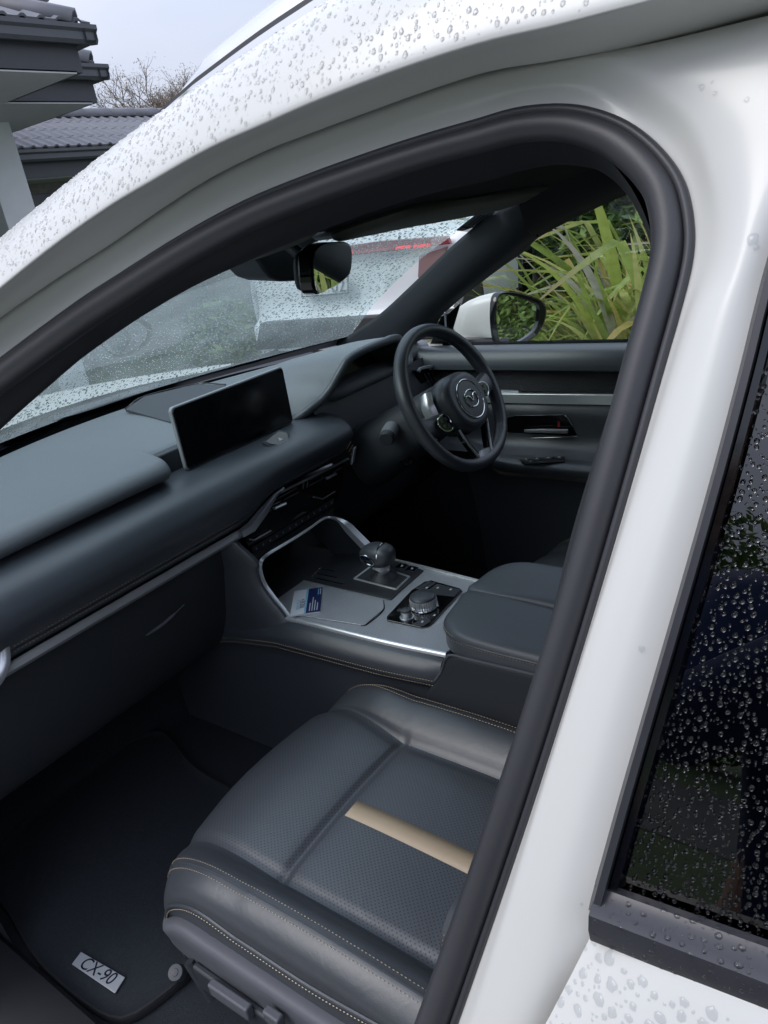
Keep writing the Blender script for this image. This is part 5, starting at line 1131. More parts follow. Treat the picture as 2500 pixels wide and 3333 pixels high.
def build_seat(parent):
    s = empty('front_seat', parent)
    MB().grid(SEAT[:, 0:21]).obj('outer_bolster', K['leather2'], s, smooth=180)
    MB().grid(SEAT[:, 20:37]).obj('seat_insert', K['perf'], s, smooth=180)
    MB().grid(SEAT[:, 36:]).obj('inner_bolster', K['leather2'], s, smooth=180)
    ys = np.linspace(-.222, -.66, 30); L = [seat_pt(-.4395+.004*(y+.2), y)+A3(0, 0, .0007) for y in ys]; Rr = [seat_pt(-.4045+.004*(y+.2), y)+A3(0, 0, .0007) for y in ys]; Mm = [(a+c)/2+A3(0, 0, .0005) for a, c in zip(L, Rr)]
    MB().grid([[p-A3(0, 0, .002) for p in L], L, Mm, Rr, [p-A3(0, 0, .002) for p in Rr]]).obj('tan_stripe', K['tan'], s, smooth=180)
    pip = SEAT[:, 4]; pip = np.array([p for p in pip if p[2] > .47])
    MB().tube(pip+A3(-.001, 0, 0), .0032, 8, up=(-1, 0, 0)).obj('piping', K['leather2'], s)
    stitches('stitching', SEAT[:56, 4]+A3(-.0022, 0, -.0075), K['thread'], s, up=(-1, 0, .1), lift=.001)
    for c_, dz in ((11, .0008), (13, .0008)): stitches('stitching', SEAT[6:54, c_]+A3(0, 0, dz), K['thread'], s, up=(-.5, 0, 1), lift=.0004)
    MB().tube(SEAT[4:54, 12]+A3(0, 0, -.0002), .0022, 6).obj('bolster_seam', K['leather2'], s)
    for c_ in (45, 47): stitches('stitching', SEAT[6:52, c_]+A3(0, 0, .0008), K['thread'], s, up=(.3, 0, 1), lift=.0004)
    # plastic side cover and base
    val = []
    for y, t_, bt in ((-.015, .512, .46), (-.05, .527, .44), (-.12, .529, .425), (-.25, .530, .415), (-.4, .533, .41), (-.7, .56, .41)):
        val.append([A3(-.655, y, t_+.002), A3(-.675, y, t_), A3(-.682, y, t_-.010), A3(-.679, y, (t_+bt)/2), A3(-.672, y, bt), A3(-.655, y, bt-.005)])
    fr = [[p+A3(.02*(k+1), .018*(1-k*.2), -.004*k) for p in val[0]] for k in (3, 1.2, .2)]
    MB().grid(patch(fr+val, 4, 4)).obj('side_cover', K['plastic_grey'], s, smooth=60)
    MB().box((-.41, -.30, .45), (.47, .50, .10)).obj('seat_base', K['plastic'], s, bevel=.01)
    for x in (-.60, -.22): MB().box((x, -.26, .355), (.045, .56, .05)).obj('seat_rail', K['plastic'], s, bevel=.004)
    lv = at(1240/1.0, 3200, x=-.69)
    c_ = at(752, 3252, x=-.694); MB().box(c_, (.014, .085, .024), np.array(Matrix.Rotation(R_(-3), 3, 'X'))).obj('seat_switch', K['plastic_grey'], s, bevel=.003)
    c_ = at(892, 3312, x=-.694); MB().box(c_, (.014, .030, .022)).obj('seat_switch', K['plastic_grey'], s, bevel=.003)
    MB().box(at(812, 3290, x=-.684), (.012, .23, .05)).obj('switch_panel', K['plastic'], s, bevel=.004)
    c_ = at(660, 3190, x=-.675); MB().tube([at(615, 3130, x=-.684), at(690, 3250, x=-.684)], .009, 8).obj('base_link', K['plastic'], s)
    # backrest
    bk = []
    for z, y, hw, th in ((.60, -.56, .235, .06), (.68, -.575, .25, .085), (.85, -.61, .255, .095), (1.02, -.66, .245, .09), (1.15, -.70, .20, .07), (1.22, -.725, .14, .04)):
        bk.append([A3(-.41+hw*math.copysign(abs(math.cos(a))**.6, math.cos(a)), y-.05+th*math.copysign(abs(math.sin(a))**.6, math.sin(a))-.04*math.sin(a)*(1-abs(math.cos(a))), z) for a in np.linspace(0, 2*math.pi, 25)[:-1]])
    g = np.array(crs(np.array(bk).reshape(len(bk), -1), 4)).reshape(-1, 24, 3)
    b = MB().grid(g, True); b.f.append(tuple(len(b.v)-24+i for i in range(24))); b.mi.append(0); b.obj('backrest', K['leather2'], s, smooth=180)
    ba = np.array([at(*q, y=-.50) for q in ((1520, 2930), (1490, 2975), (1470, 3030), (1463, 3080), (1468, 3120))])
    MB().tube(crs(ba, 5), .012, 8).obj('back_bolster_edge', K['leather2'], s); stitches('stitching', crs(ba, 5)+A3(-.011, .004, .003), K['threadbrown'], s, up=(-1, .3, 0))
    MB().grid(superell(A3(-.41, -.78, 1.33), (.13, .045, .09), np.eye(3), e1=.5, e2=.5), True).obj('headrest', K['leather2'], s, smooth=180)
    return s
seatL = build_seat(suv); seatL['label'] = 'black perforated leather passenger seat with tan stripe and cream stitching'
seatR = empty('front_seat', suv); seatR.scale = (-1, 1, 1); seatR.location = (.02, -.11, -.025); seatR['label'] = 'black leather driver seat behind the console'
for ch in list(seatL.children):
    c_ = ch.copy(); COL.objects.link(c_); c_.parent = seatR
# rear bench, only to close the cabin behind the pillar
rb = []
for y, z in ((-1.15, .40), (-1.14, .60), (-1.2, .66), (-1.45, .64), (-1.55, .70), (-1.65, 1.0), (-1.72, 1.15), (-1.80, 1.15), (-1.85, .6)):
    rb.append([A3(x, y, z) for x in (-.66, -.62, 0, .62, .66)])
MB().grid(patch(rb, 3, 4)).obj('rear_bench', K['leather2'], suv, smooth=180)
# floor mat with name badge
fm = thing('floor_mat', 'black carpet floor mat with silver name badge in the passenger footwell', 'mat')
mo = [(-.765, .06), (-.782, .15), (-.783, .26), (-.778, .32), (-.755, .44), (-.72, .60), (-.60, .66), (-.30, .66), (-.238, .62), (-.285, .43), (-.297, .28), (-.30, .10), (-.34, .03), (-.62, .02), (-.70, .03)]
P = smooth_path(mo, 90, True); n = 90; c = P.mean(0)
g = []
for ins, z in ((0, .318), (0, .330), (.002, .3335), (.006, .3335), (.008, .332), (.03, .333)):
    g.append([A3(*(p+(c-p)/np.linalg.norm(c-p)*ins), z) for p in P])
b = MB().grid(g[:4], True); b.obj('mat_binding', mat('mat binding', (.022, .023, .026), .8, bump=.4, bscale=700), fm, smooth=50)
b = MB().grid(g[3:], True); b.f.append(tuple(len(b.v)-n+i for i in range(n))); b.mi.append(0); b.obj('mat_carpet', K['carpet'], fm, smooth=50)
bc = [at(*q, z=.336) for q in ((265, 3100), (408, 3183), (375, 3235), (235, 3140))]
slab('name_badge', bc, (0, 0, 1), .0022, mat('badge metal', (.55, .58, .61), .38, .35), fm, bevel=.0008)
ctr_ = np.mean(bc, 0)+A3(0, 0, .0024)
font('badge_lettering', 'CX-90', .031, ctr_, bc[1]-bc[0], bc[0]-bc[3], mat('badge ink', (.004, .005, .02), .4), fm, .0003, shear=.12)
fx = at(570, 3165, z=.37)
MB().lathe([(.0135, -.02), (.014, -.003), (.0125, .0), (.006, .0008), (.0055, .0020), (.0, .0024)], fx, A3(-.45, -.25, .85), 28).obj('mat_fastener', mat('fastener plastic', (.06, .063, .07), .5), fm)
# =================================================================== driver's door, far pillar, headlining, mirrors
fd = empty('driver_door', suv)
ys_ = [.36, .24, .12, 0, -.15, -.3, -.5, -.75]
def drow(fx): return [fx(y) for y in ys_]
pro = lambda y: [A3(.80, y, 1.082), A3(.785, y, 1.094), A3(.755, y, 1.0965), A3(.735, y, 1.090), A3(.722, y, 1.074), A3(.716, y, 1.055), A3(.715, y, 1.041)]
MB().grid(np.array([crs(pro(y), 4) for y in ys_])).obj('door_top_roll', K['bolster'], fd, smooth=180)
def chz(y): return .960-.035*(.1+y)*.4
mesh = mat('woven door cloth', (.016, .017, .02), .6, bump=.9, bscale=420, btype='f1')
MB().grid(patch([[A3(.7185, y, 1.041-.02*max(0, .1-y)*.5), A3(.733, y, 1.032-.02*max(0, .1-y)*.5), A3(.731, y, 1.0), A3(.722, y, chz(y)+.022)] for y in ys_], 4, 2)).obj('cloth_panel', mesh, fd, smooth=60)
stitches('stitching', np.array([A3(.7175, y, 1.0425-.02*max(0, .1-y)*.5) for y in np.linspace(.2, -.6, 40)]), mat('grey thread', (.5, .52, .54), .6), fd, up=(-1, 0, .2), r=.0011, seg=.006, gap=.003)
MB().grid(sweep_grid([A3(.715, y, chz(y)+.002) for y in (.17, .1, -.1, -.3, -.75)], [(-.016, -.008), (-.012, .0045), (-.004, .006), (.0, .018), (.012, .018), (.014, -.008)], 1, (0, 0, 1)), True).obj('door_trim_strip', K['bright'], fd, smooth=30, bevel=.001)
MB().grid(sweep_grid(crs([A3(.735, .20, 1.0), A3(.728, .175, .99), A3(.722, .13, .982), A3(.72, .0, .9795)], 6), [(-.004, -.003), (.003, -.003), (.003, .004), (-.003, .004)], 1, (0, 0, 1)), True).obj('door_trim_tail', K['satin'], fd)
low = lambda y: [A3(.71, y, chz(y)-.006), A3(.699, y, .93), A3(.697, y, .90), A3(.692, y, .86), A3(.675, y, .838), A3(.64, y, .826)]
MB().grid(np.array([crs(low(y), 4) for y in ys_])).obj('door_mid_panel', K['leather2'], fd, smooth=180)
def arz(y): return .822+.02*max(0, -.1-y)*.6
arn = []
for y, k in ((.16, .0), (.12, .45), (.06, .8), (.0, .95), (-.1, 1), (-.3, 1), (-.75, 1)):
    z = arz(y)+.03*(1-k); xo = .685-.085*k
    arn.append([A3(.69, y, z+.006), A3(xo+.035, y, z+.002), A3(xo+.010, y, z-.001), A3(xo, y, z-.010), A3(xo+.002, y, z-.028), A3(xo+.02, y, z-.046), A3(.67, y, z-.07), A3(.695, y, z-.2), A3(.72, y, .48), A3(.73, y, .34)])
MB().grid(patch(arn, 4, 4)).obj('door_armrest', K['leather2'], fd, smooth=180)
for dz in (.034, .041): stitches('stitching', np.array([A3(.602+.085*ss(.0, .16, y)+(.004 if dz > .035 else 0), y, arz(y)+.03*ss(0, .16, y)-dz) for y in np.linspace(.13, -.7, 50)]), K['threadbrown'], fd, up=(-1, 0, -.1), r=.0008)
slab('switch_plate', [at(*q, z=.8265) for q in ((1690, 1497), (1840, 1485), (1838, 1503), (1700, 1512))], (0, 0, 1), .002, K['piano'], fd)
for i in range(4):
    p = at(1712+i*36, 1496-i*2.0, z=.8285); MB().box(p, (.016, .020, .004)).obj('window_switch', K['plastic'], fd, bevel=.001)
    MB().box(p+A3(0, 0, .0023), (.006, .005, .0003)).obj('switch_symbol', lit, fd)
hpz = [(1645, 1360), (1680, 1352), (1830, 1350), (1858, 1372), (1878, 1418), (1700, 1424), (1648, 1420)]
slab('handle_recess', [at(*q, x=.6945) for q in hpz], (1, 0, 0), .002, K['piano'], fd)
MB().tube([at(*q, x=.6925) for q in ((1700, 1427), (1882, 1421), (1852, 1365), (1838, 1350))], .0012, 6).obj('recess_edge', K['darkmetal'], fd)
MB().grid(sweep_grid([at(1708, 1402, x=.682), at(1760, 1402, x=.678), at(1848, 1404, x=.682)], [(-.004, -.004), (.003, -.005), (.004, .004), (-.003, .005)], [.7, 1, 1.1], (-1, 0, 0)), True).obj('door_handle', K['bright'], fd, smooth=40)
slab('lock_mark', [at(*q, x=.692) for q in ((1815, 1372), (1822, 1372), (1824, 1390), (1816, 1390))], (-1, 0, 0), .0006, mat('red mark', (.45, .03, .03), .5), fd, bevel=0)
# far window glass and frame
FB = [(1450, 1080), (1448, 1018), (1569, 918), (1709, 817), (1752, 774), (1882, 706), (2075, 619), (2300, 540), (2600, 470), (2700, 1110), (2300, 1122), (1800, 1132)]
gp = [at(u, v, **FS(.0)) for u, v in FB]
b = MB(); b.add(gp, [tuple(range(len(gp)))]); b.obj('door_glass', K['sideglass'], fd, smooth=0)
edge = [(1448, 1018), (1500, 972), (1569, 918), (1640, 865), (1709, 817), (1752, 774), (1882, 706), (2075, 619), (2300, 540), (2600, 470)]
e0 = [at(u, v, **FS(-.005)) for u, v in edge]; e1_ = [at(u+1, v-9, **FS(-.012)) for u, v in edge]; e2_ = [at(u-2, v-22, **FS(-.018)) for u, v in edge]
MB().grid(patch([e0, e1_, e2_], 3, 3)).obj('window_channel', K['rubber'], fd, smooth=180)
MB().tube([at(u, v-13, **FS(-.014)) for u, v in edge], .0035, 8).obj('window_seal', K['rubber'], fd)
slab('corner_cover', [at(*q, **FS(-.002)) for q in ((1462, 1018), (1500, 985), (1460, 1120), (1400, 1120), (1435, 1030))], (1, 0, .36), .004, K['piano'], fd)
MB().tube([at(1449, 1016, **FS(-.008)), at(1453, 1090, **FS(-.008))], .003, 8).obj('corner_strip', K['satin'], fd)
# far windscreen pillar trim
lft = [((1100, 1128), .745), ((1147, 1096), .73), ((1245, 1029), .70), ((1359, 925), .672), ((1484, 806), .642), ((1646, 671), .606), ((1700, 628), .595)]
rgt = [(1340, 1125), (1400, 1090), (1446, 1020), (1566, 921), (1640, 862), (1748, 776), (1800, 735)]
p0 = [at(*q, x=x) for q, x in lft]; p3 = [at(u, v-3, **FS(-.025)) for u, v in rgt]
p0b = [p+A3(.006, .012, .006) for p in p0]
p1 = [a*.62+c_*.38+A3(-.022, -.006, -.010) for a, c_ in zip(p0, p3)]; p2 = [a*.25+c_*.75+A3(-.022, -.012, -.008) for a, c_ in zip(p0, p3)]
PILL = patch([p0b, p0, p1, p2, p3], 5, 4)
MB().grid(PILL).obj('far_pillar_trim', mat('pillar skin', (.035, .038, .044), .6, bump=.15, bscale=1500, var=.05), suv, smooth=180)
MB().tube(crs([at(1694, 660, x=.585), at(1700, 690, x=.600), at(1713, 722, x=.618), at(1735, 752, x=.640), at(1752, 771, x=.655)], 4), .0022, 6).obj('pillar_joint', K['piano'], suv)
# far roof rail trim above the driver's window
rt = [(1745, 776), (1800, 745), (1882, 703), (1980, 660), (2075, 616), (2300, 537), (2600, 467)]
ru = [(1690, 668), (1740, 640), (1800, 605), (1880, 570), (1960, 540), (2200, 450), (2500, 380)]
q0 = [at(u, v, **FS(-.022)) for u, v in rt]; q2 = [at(u, v, x=.50) for u, v in ru]; q1 = [(a*.55+c_*.45)+A3(-.01, 0, -.012) for a, c_ in zip(q0, q2)]
MB().grid(patch([q0, q1, q2], 4, 4)).obj('far_roof_rail_trim', K['trim'], suv, smooth=180)
# headlining
hl = []
for y in (.085, .02, -.1, -.3, -.6, -1.0, -1.8, -2.8):
    zc = float(np.interp(-y, [-.085, -.02, .1, .3, .6, 1.0, 2.8], [1.470, 1.474, 1.492, 1.525, 1.57, 1.60, 1.55]))
    zs = float(np.interp(-y, [-.085, .05, .2, .4, .6, 2.8], [1.452, 1.462, 1.485, 1.515, 1.53, 1.50]))
    hl.append([A3(x, y-.14*(x/.62)**2*(1 if y > -.05 else .4), zc+(zs-zc)*abs(x/.60)**2.4) for x in (-.60, -.45, -.2, 0, .2, .45, .60)])
MB().grid(patch(hl, 4, 3)).obj('headlining', K['liner'], suv, smooth=180)
# sun visors
def visor(sx, lit_):
    v = empty('sun_visor', suv); o_ = []
    for x, y in ((.10, .055), (.34, .022), (.56, -.052), (.585, -.085), (.575, -.15), (.53, -.20), (.30, -.13), (.12, -.105)):
        o_.append((sx*x, y))
    P = smooth_path(o_, 60, True); c = P.mean(0); g = []
    for ins, dz in ((.006, .006), (0, 0), (.004, -.009), (.016, -.013)):
        g.append([A3(*(p+(c-p)/np.linalg.norm(c-p)*ins), 1.462+(-p[1]+.05)*.155-.055*max(0, abs(p[0])-.25)+dz) for p in P])
    b = MB().grid(g, True); b.f.append(tuple(len(b.v)-60+i for i in range(60))); b.mi.append(0); b.obj('visor_board', mat('visor cloth', (.20, .20, .17), .8, bump=.25, bscale=1300), v, smooth=50)
    return v
visor(1, 1); visor(-1, 1)
# overhead console and camera housing
oc = empty('overhead_console', suv)
oo = [at(u, v, y=.03) for u, v in ((1125, 722), (1300, 700), (1316, 712), (1308, 738), (1255, 757), (1140, 770), (1118, 756))]
slab('lamp_housing', oo, (0, 1, 0), .09, K['plastic_grey'], oc, bevel=.006)
slab('lamp_lens', [at(u, v, y=.028) for u, v in ((1180, 722), (1285, 708), (1288, 722), (1185, 738))], (0, -1, 0), .001, K['plastic'], oc)
ch_ = empty('camera_housing', suv)
cpx = [(822, 838), (845, 852), (862, 880), (885, 905), (920, 917), (975, 915), (1000, 880), (1010, 800), (1080, 770), (1120, 740), (1000, 730), (880, 790)]
yb = [.16]*len(cpx)
slab('housing_shell', [at(u, v, y=.13) for u, v in cpx], (0, 1, .1), .10, K['plastic'], ch_, bevel=.012)
# interior mirror
im = empty('interior_mirror', suv)
mn = A3(.36, -.925, -.10); mn /= np.linalg.norm(mn)
mc = at(1072, 866, x=.02)
mx_ = np.cross(mn, (0, 0, 1)); mx_ /= np.linalg.norm(mx_); mx_ *= -1; my_ = np.cross(mn, mx_); my_ = my_ if my_[2] > 0 else -my_
mpx = [(1022, 822), (1108, 790), (1140, 806), (1139, 880), (1110, 915), (1068, 940), (1028, 946)]
mp_ = [at(u, v, n=mn, p=mc) for u, v in mpx]
loc = [(np.dot(p-mc, mx_), np.dot(p-mc, my_)) for p in mp_]
hx_ = max(abs(l[0]) for l in loc); 
def MPt(a, q, h=0): return mc+mx_*a+my_*q+mn*h
cxm = np.mean([l[0] for l in loc]); cym = np.mean([l[1] for l in loc]); wdm = max(l[0] for l in loc)-min(l[0] for l in loc); htm = max(l[1] for l in loc)-min(l[1] for l in loc)
sh_ = smooth_path(loc, 40, True)
slab('mirror_glass', [MPt(*l, .001) for l in sh_], mn, .001, K['mirror'], im, bevel=0)
big = [((l[0]-cxm)*1.05+cxm, (l[1]-cym)*1.05+cym) for l in sh_]
slab('mirror_case', [MPt(*l, -.026) for l in big], mn, .0265, K['piano'], im, bevel=.004)
slab('mirror_back', [MPt((l[0]-cxm)*.9+cxm, (l[1]-cym)*.85+cym, -.040) for l in big], mn, .016, K['plastic'], im, bevel=.006)
MB().tube([MPt(cxm, cym, -.035), mc+A3(0, .07, .03), mc+A3(0, .11, .06)], .012, 10).obj('mirror_arm', K['plastic'], im)
# registration label on the windscreen
lb = empty('screen_label', suv)
def ws_hit(u, v):
    best = None; G_ = WS.reshape(-1, 3); d = G_-CAM; k = ray(u, v); k = k/np.linalg.norm(k)
    pr_ = d @ k; dist = np.linalg.norm(d-pr_[:, None]*k, axis=1); i = dist.argsort()[:6]
    c = G_[i].mean(0); _, _, V = np.linalg.svd(G_[i]-c); n = V[2]; return at(u, v, n=n, p=c), n
lp = [ws_hit(u, v) for u, v in ((1484, 742), (1535, 748), (1612, 684), (1560, 682))]
nn = lp[0][1]; nn = nn if nn[2] < 0 else -nn
lpp = [p for p, n in lp]
slab('label_paper', [p+nn*.004 for p in lpp], nn, .0005, mat('label grey', (.30, .32, .34), .6), lb, bevel=0)
def LP_(a, q, h=.006): return lpp[0]*(1-a)*(1-q)+lpp[1]*a*(1-q)+lpp[2]*a*q+lpp[3]*(1-a)*q+nn*h
slab('label_band', [LP_(0, 0), LP_(1, 0), LP_(1, .22), LP_(0, .22)], nn, .0005, K['piano'], lb, bevel=0)
for i in range(3): slab('label_line', [LP_(.25+.22*i, .35), LP_(.33+.22*i, .35), LP_(.33+.22*i, .85), LP_(.25+.22*i, .85)], nn, .0005, K['plastic'], lb, bevel=0)
# driver's door mirror
dm = empty('door_mirror', suv)
dn = A3(-.30, -.95, .055); dn /= np.linalg.norm(dn); dc = at(1682, 1045, x=1.0)
gpx_ = [(1613, 1000), (1620, 966), (1640, 958), (1690, 968), (1740, 986), (1751, 1000), (1748, 1045), (1735, 1075), (1700, 1103), (1665, 1119), (1636, 1124), (1622, 1108), (1613, 1060)]
fpx = [(1604, 1000), (1612, 958), (1640, 948), (1700, 955), (1765, 980), (1777, 1000), (1770, 1050), (1750, 1085), (1712, 1115), (1670, 1130), (1632, 1134), (1614, 1115), (1605, 1060)]
gq = [at(u, v, n=dn, p=dc) for u, v in gpx_]; fq = [at(u, v, n=dn, p=dc) for u, v in fpx]
slab('mirror_glass', smooth_path(gq, 48, True), dn, .001, K['mirror'], dm, bevel=0, lift=-.002)
F0 = smooth_path(fq, 48, True); G0 = smooth_path(gq, 48, True)
MB().grid(np.array([G0+dn*-.002, G0+dn*.006, (F0*.6+G0*.4)+dn*.010, F0+dn*.003, F0-dn*.012]), True).obj('mirror_frame', K['piano'], dm, smooth=60)
tip = at(1484, 1050, x=.95)
back = [F0-dn*.012]; cF = F0.mean(0)
for s_, t_ in ((.97, .12), (.90, .30), (.78, .50), (.60, .70), (.40, .86), (.18, .96), (.02, 1.0)):
    back.append((F0-dn*.012-cF)*s_+cF*(1-t_)+tip*t_)
MB().grid(np.array(back), True).obj('mirror_shell', K['paint'], dm, smooth=180)
MB().grid(sweep_grid([at(1440, 1122, x=.82), at(1520, 1112, x=.86), at(1600, 1108, x=.92), at(1650, 1105, x=.96)], [(-.03, -.012), (.03, -.012), (.02, .012), (-.02, .012)], [1, .9, .8, .6], (0, 0, 1)), True).obj('mirror_foot', K['piano'], dm, smooth=60, bevel=.003)
# =================================================================== raindrops
def drops(name, P, Nn, Rr, T, parent, m, flat=.42, n=8, el=(1.0, 1.6), seed=1):
    r = np.random.RandomState(seed); V = []; F = []
    ca = np.cos(np.linspace(0, 2*np.pi, n, endpoint=False)); sa = np.sin(np.linspace(0, 2*np.pi, n, endpoint=False))
    for p, nn_, rad, t in zip(P, Nn, Rr, T):
        t = t-nn_*np.dot(t, nn_); t /= np.linalg.norm(t)+1e-9; s = np.cross(nn_, t); e = r.uniform(*el); o = len(V)
        wob = 1+r.uniform(-.18, .18, n); h = rad*flat*r.uniform(.8, 1.2); sk = r.uniform(-.1, .25)*rad
        for k, hh in ((1.0, -.08), (.86, .52), (.5, .88)):
            for i in range(n): V.append(p+t*(ca[i]*rad*e*k*wob[i]+sk*(1-k))+s*(sa[i]*rad*k*wob[i])+nn_*h*hh)
        V.append(p+t*sk*.6+nn_*h)
        for a in (0, 1):
            for i in range(n): F.append((o+a*n+i, o+a*n+(i+1) % n, o+(a+1)*n+(i+1) % n, o+(a+1)*n+i))
        for i in range(n): F.append((o+2*n+i, o+2*n+(i+1) % n, o+3*n))
    me = bpy.data.meshes.new(name); me.from_pydata([tuple(v) for v in V], [], F); me.materials.append(m); me.shade_smooth()
    o = bpy.data.objects.new(name, me); COL.objects.link(o); o.parent = parent; o['kind'] = 'stuff'; return o
def scatter(G_, n, seed, outward, wsel=None, minr=.0012, maxr=.003, power=2.5, relax=None):
    """random points on a grid surface with unit normals; area weighted"""
    r = np.random.RandomState(seed); a = G_[:-1, :-1]; b = G_[:-1, 1:]; c = G_[1:, 1:]; d = G_[1:, :-1]
    nrm = np.cross(b-a, d-a); ar = np.linalg.norm(nrm, axis=2); w_ = ar.copy()
    if wsel is not None: w_ = w_*wsel((a+c)/2)
    pr_ = (w_/w_.sum()).ravel(); idx = r.choice(len(pr_), n, p=pr_); i, j = np.unravel_index(idx, ar.shape)
    u = r.rand(n, 1); v = r.rand(n, 1)
    P = (a[i, j]*(1-u)+b[i, j]*u)*(1-v)+(d[i, j]*(1-u)+c[i, j]*u)*v
    Nn = nrm[i, j]/(ar[i, j][:, None]+1e-12)
    s = np.sign((Nn*np.array(outward)).sum(1)); s[s == 0] = 1; Nn = Nn*s[:, None]
    Rr = minr+(maxr-minr)*r.rand(n)**power
    o = np.argsort(-Rr); keep = []; cell = {}
    cs = maxr*2.2
    for k in o:
        q = tuple(np.floor(P[k]/cs).astype(int)); ok = True
        for dx_ in (-1, 0, 1):
            for dy_ in (-1, 0, 1):
                for dz_ in (-1, 0, 1):
                    for m_ in cell.get((q[0]+dx_, q[1]+dy_, q[2]+dz_), ()):
                        if np.sum((P[k]-P[m_])**2) < ((Rr[k]+Rr[m_])*1.15)**2: ok = False; break
                    if not ok: break
                if not ok: break
            if not ok: break
        if ok: keep.append(k); cell.setdefault(q, []).append(k)
    return P[keep], Nn[keep], Rr[keep]
wet = empty('rain', suv)
# windscreen
P, Nn, Rr = scatter(WS, 17000, 1, (0, .4, 1), None, .0011, .0037, 1.7)
T = np.repeat(A3(0, 1, -.45)[None], len(P), 0)
drops('windscreen_drops', P+Nn*.0004, Nn, Rr, T, wet, K['water'], .5, 8, (.9, 1.5), 2)
# roof edge and windscreen pillar
sel = lambda c: ((c[..., 1] < .25) & (c[..., 1] > -1.15) & (c[..., 2] > np.interp(c[..., 1], [-.9, -.25, .3], [1.575, 1.50, 1.33]))).astype(float)
P, Nn, Rr = scatter(ROOFSIDE[13:], 19000, 3, (-1, 0, 1), sel, .0004, .0018, 2.6)
T = np.repeat(A3(-.6, .2, -1)[None], len(P), 0)
drops('roof_drops', P, Nn, Rr, T, wet, K['water'], .42, 8, (1.0, 1.4), 4)
# rear door glass and skin
P, Nn, Rr = scatter(WIN[:4], 17000, 5, (-1, 0, .3), lambda c: (c[..., 1] > -1.1).astype(float), .0004, .0014, 2.0)
T = np.repeat(A3(0, .35, -1)[None], len(P), 0)
drops('window_drops', P+Nn*.0003, Nn, Rr, T, wet, K['water'], .85, 8, (1., 1.4), 6)
P, Nn, Rr = scatter(DOORSKIN, 6000, 7, (-1, 0, .5), lambda c: ((c[..., 1] > -1.15) & (c[..., 2] < 1.135) & (c[..., 2] > .95)).astype(float), .0008, .0034, 2.2)
T = np.repeat(A3(0, .0, -1)[None], len(P), 0)
drops('door_drops', P, Nn, Rr, T, wet, K['film'], .22, 12, (.85, 1.2), 8)
P, Nn, Rr = scatter(BONNET[:18], 5000, 9, (0, 0, 1), None, .0015, .0045, 2.0)
drops('bonnet_drops', P, Nn, Rr, np.repeat(A3(0, 1, 0)[None], len(P), 0), wet, K['water'], .4, 6, (.9, 1.3), 10)
P, Nn, Rr = scatter(MOULD[:6], 900, 15, (-1, 0, .6), None, .0005, .0018, 2.0)
drops('moulding_drops', P, Nn, Rr, np.repeat(A3(0, 1, 0)[None], len(P), 0), wet, K['water'], .5, 8, (.9, 1.3), 16)
pd_ = []
FLp = FL.reshape(-1, 3)
for u, v, rr in ((2290, 283, .0022), (2327, 303, .0011), (2433, 325, .0016), (2451, 779, .0026), (2461, 806, .0014), (2089, 2112, .0018), (1893, 2942, .0012), (2318, 268, .0008), (2380, 60, .0012)):
    k = ray(u, v); k = k/np.linalg.norm(k); d = FLp-CAM; i0 = np.linalg.norm(d-(d @ k)[:, None]*k, axis=1).argmin(); pd_.append((at(u, v, n=A3(-1, 0, .36), p=FLp[i0]), rr))
drops('pillar_drops', [a for a, b in pd_], [A3(-.94, 0, .34)]*len(pd_), [b for a, b in pd_], [A3(0, .1, -1)]*len(pd_), wet, K['film'], .4, 16, (1, 1.15), 12)
# =================================================================== the photographer, mirrored in the rear window
per = thing('person', 'person in a dark jacket holding up a phone, mirrored in the rear window', 'person')
def skinmesh(name, J, E_, rad, m, parent, root=0, sub=1):
    me = bpy.data.meshes.new(name); me.from_pydata([tuple(j) for j in J], E_, []); me.materials.append(m)
    o = bpy.data.objects.new(name, me); COL.objects.link(o); o.parent = parent
    o.modifiers.new('skin', 'SKIN')
    if not me.skin_vertices: 
        bm = bmesh.new(); bm.from_mesh(me); bm.verts.layers.skin.verify(); bm.to_mesh(me); bm.free()
    for v, r in zip(me.skin_vertices[0].data, rad): v.radius = r if isinstance(r, tuple) else (r, r)
    me.skin_vertices[0].data[root].use_root = True
    s = o.modifiers.new('sub', 'SUBSURF'); s.levels = s.render_levels = sub
    dg = bpy.context.evaluated_depsgraph_get(); me2 = bpy.data.meshes.new_from_object(o.evaluated_get(dg)); bpy.data.objects.remove(o)
    me2.name = name; me2.shade_smooth(); o = bpy.data.objects.new(name, me2); COL.objects.link(o); o.parent = parent
    if not me2.materials: me2.materials.append(m)
    return o
PX, PY_ = -1.56, -.88
def pp(f, s, z): return A3(PX+f, PY_+s, z)          # f = forward (+x), s = towards +y
pc_ = CAM-CF_*.012-CU_*.045+CR_*.012
PALM = {s: pc_+CR_*.052*s-CU_*.045-CF_*.014 for s in (-1, 1)}
WR = {s: PALM[s]-CU_*.070-CF_*.035+CR_*.012*s for s in (-1, 1)}
J = [pp(0, 0, .95), pp(.0, 0, 1.15), pp(.02, 0, 1.36), pp(.03, 0, 1.47), pp(.05, 0, 1.56), pp(.07, 0, 1.66), pp(.05, 0, 1.75),
     pp(.03, .17, 1.41), pp(.16, .22, 1.22), pp(.16, .22, 1.22)*.25+WR[-1]*.75, WR[-1], pp(.03, -.17, 1.41), pp(.16, -.20, 1.22), pp(.16, -.20, 1.22)*.25+WR[1]*.75, WR[1],
     pp(0, .10, .88), pp(.02, .11, .50), pp(-.02, .11, .09), pp(.12, .12, .05), pp(0, -.10, .88), pp(.02, -.11, .50), pp(-.02, -.11, .09), pp(.12, -.12, .05)]
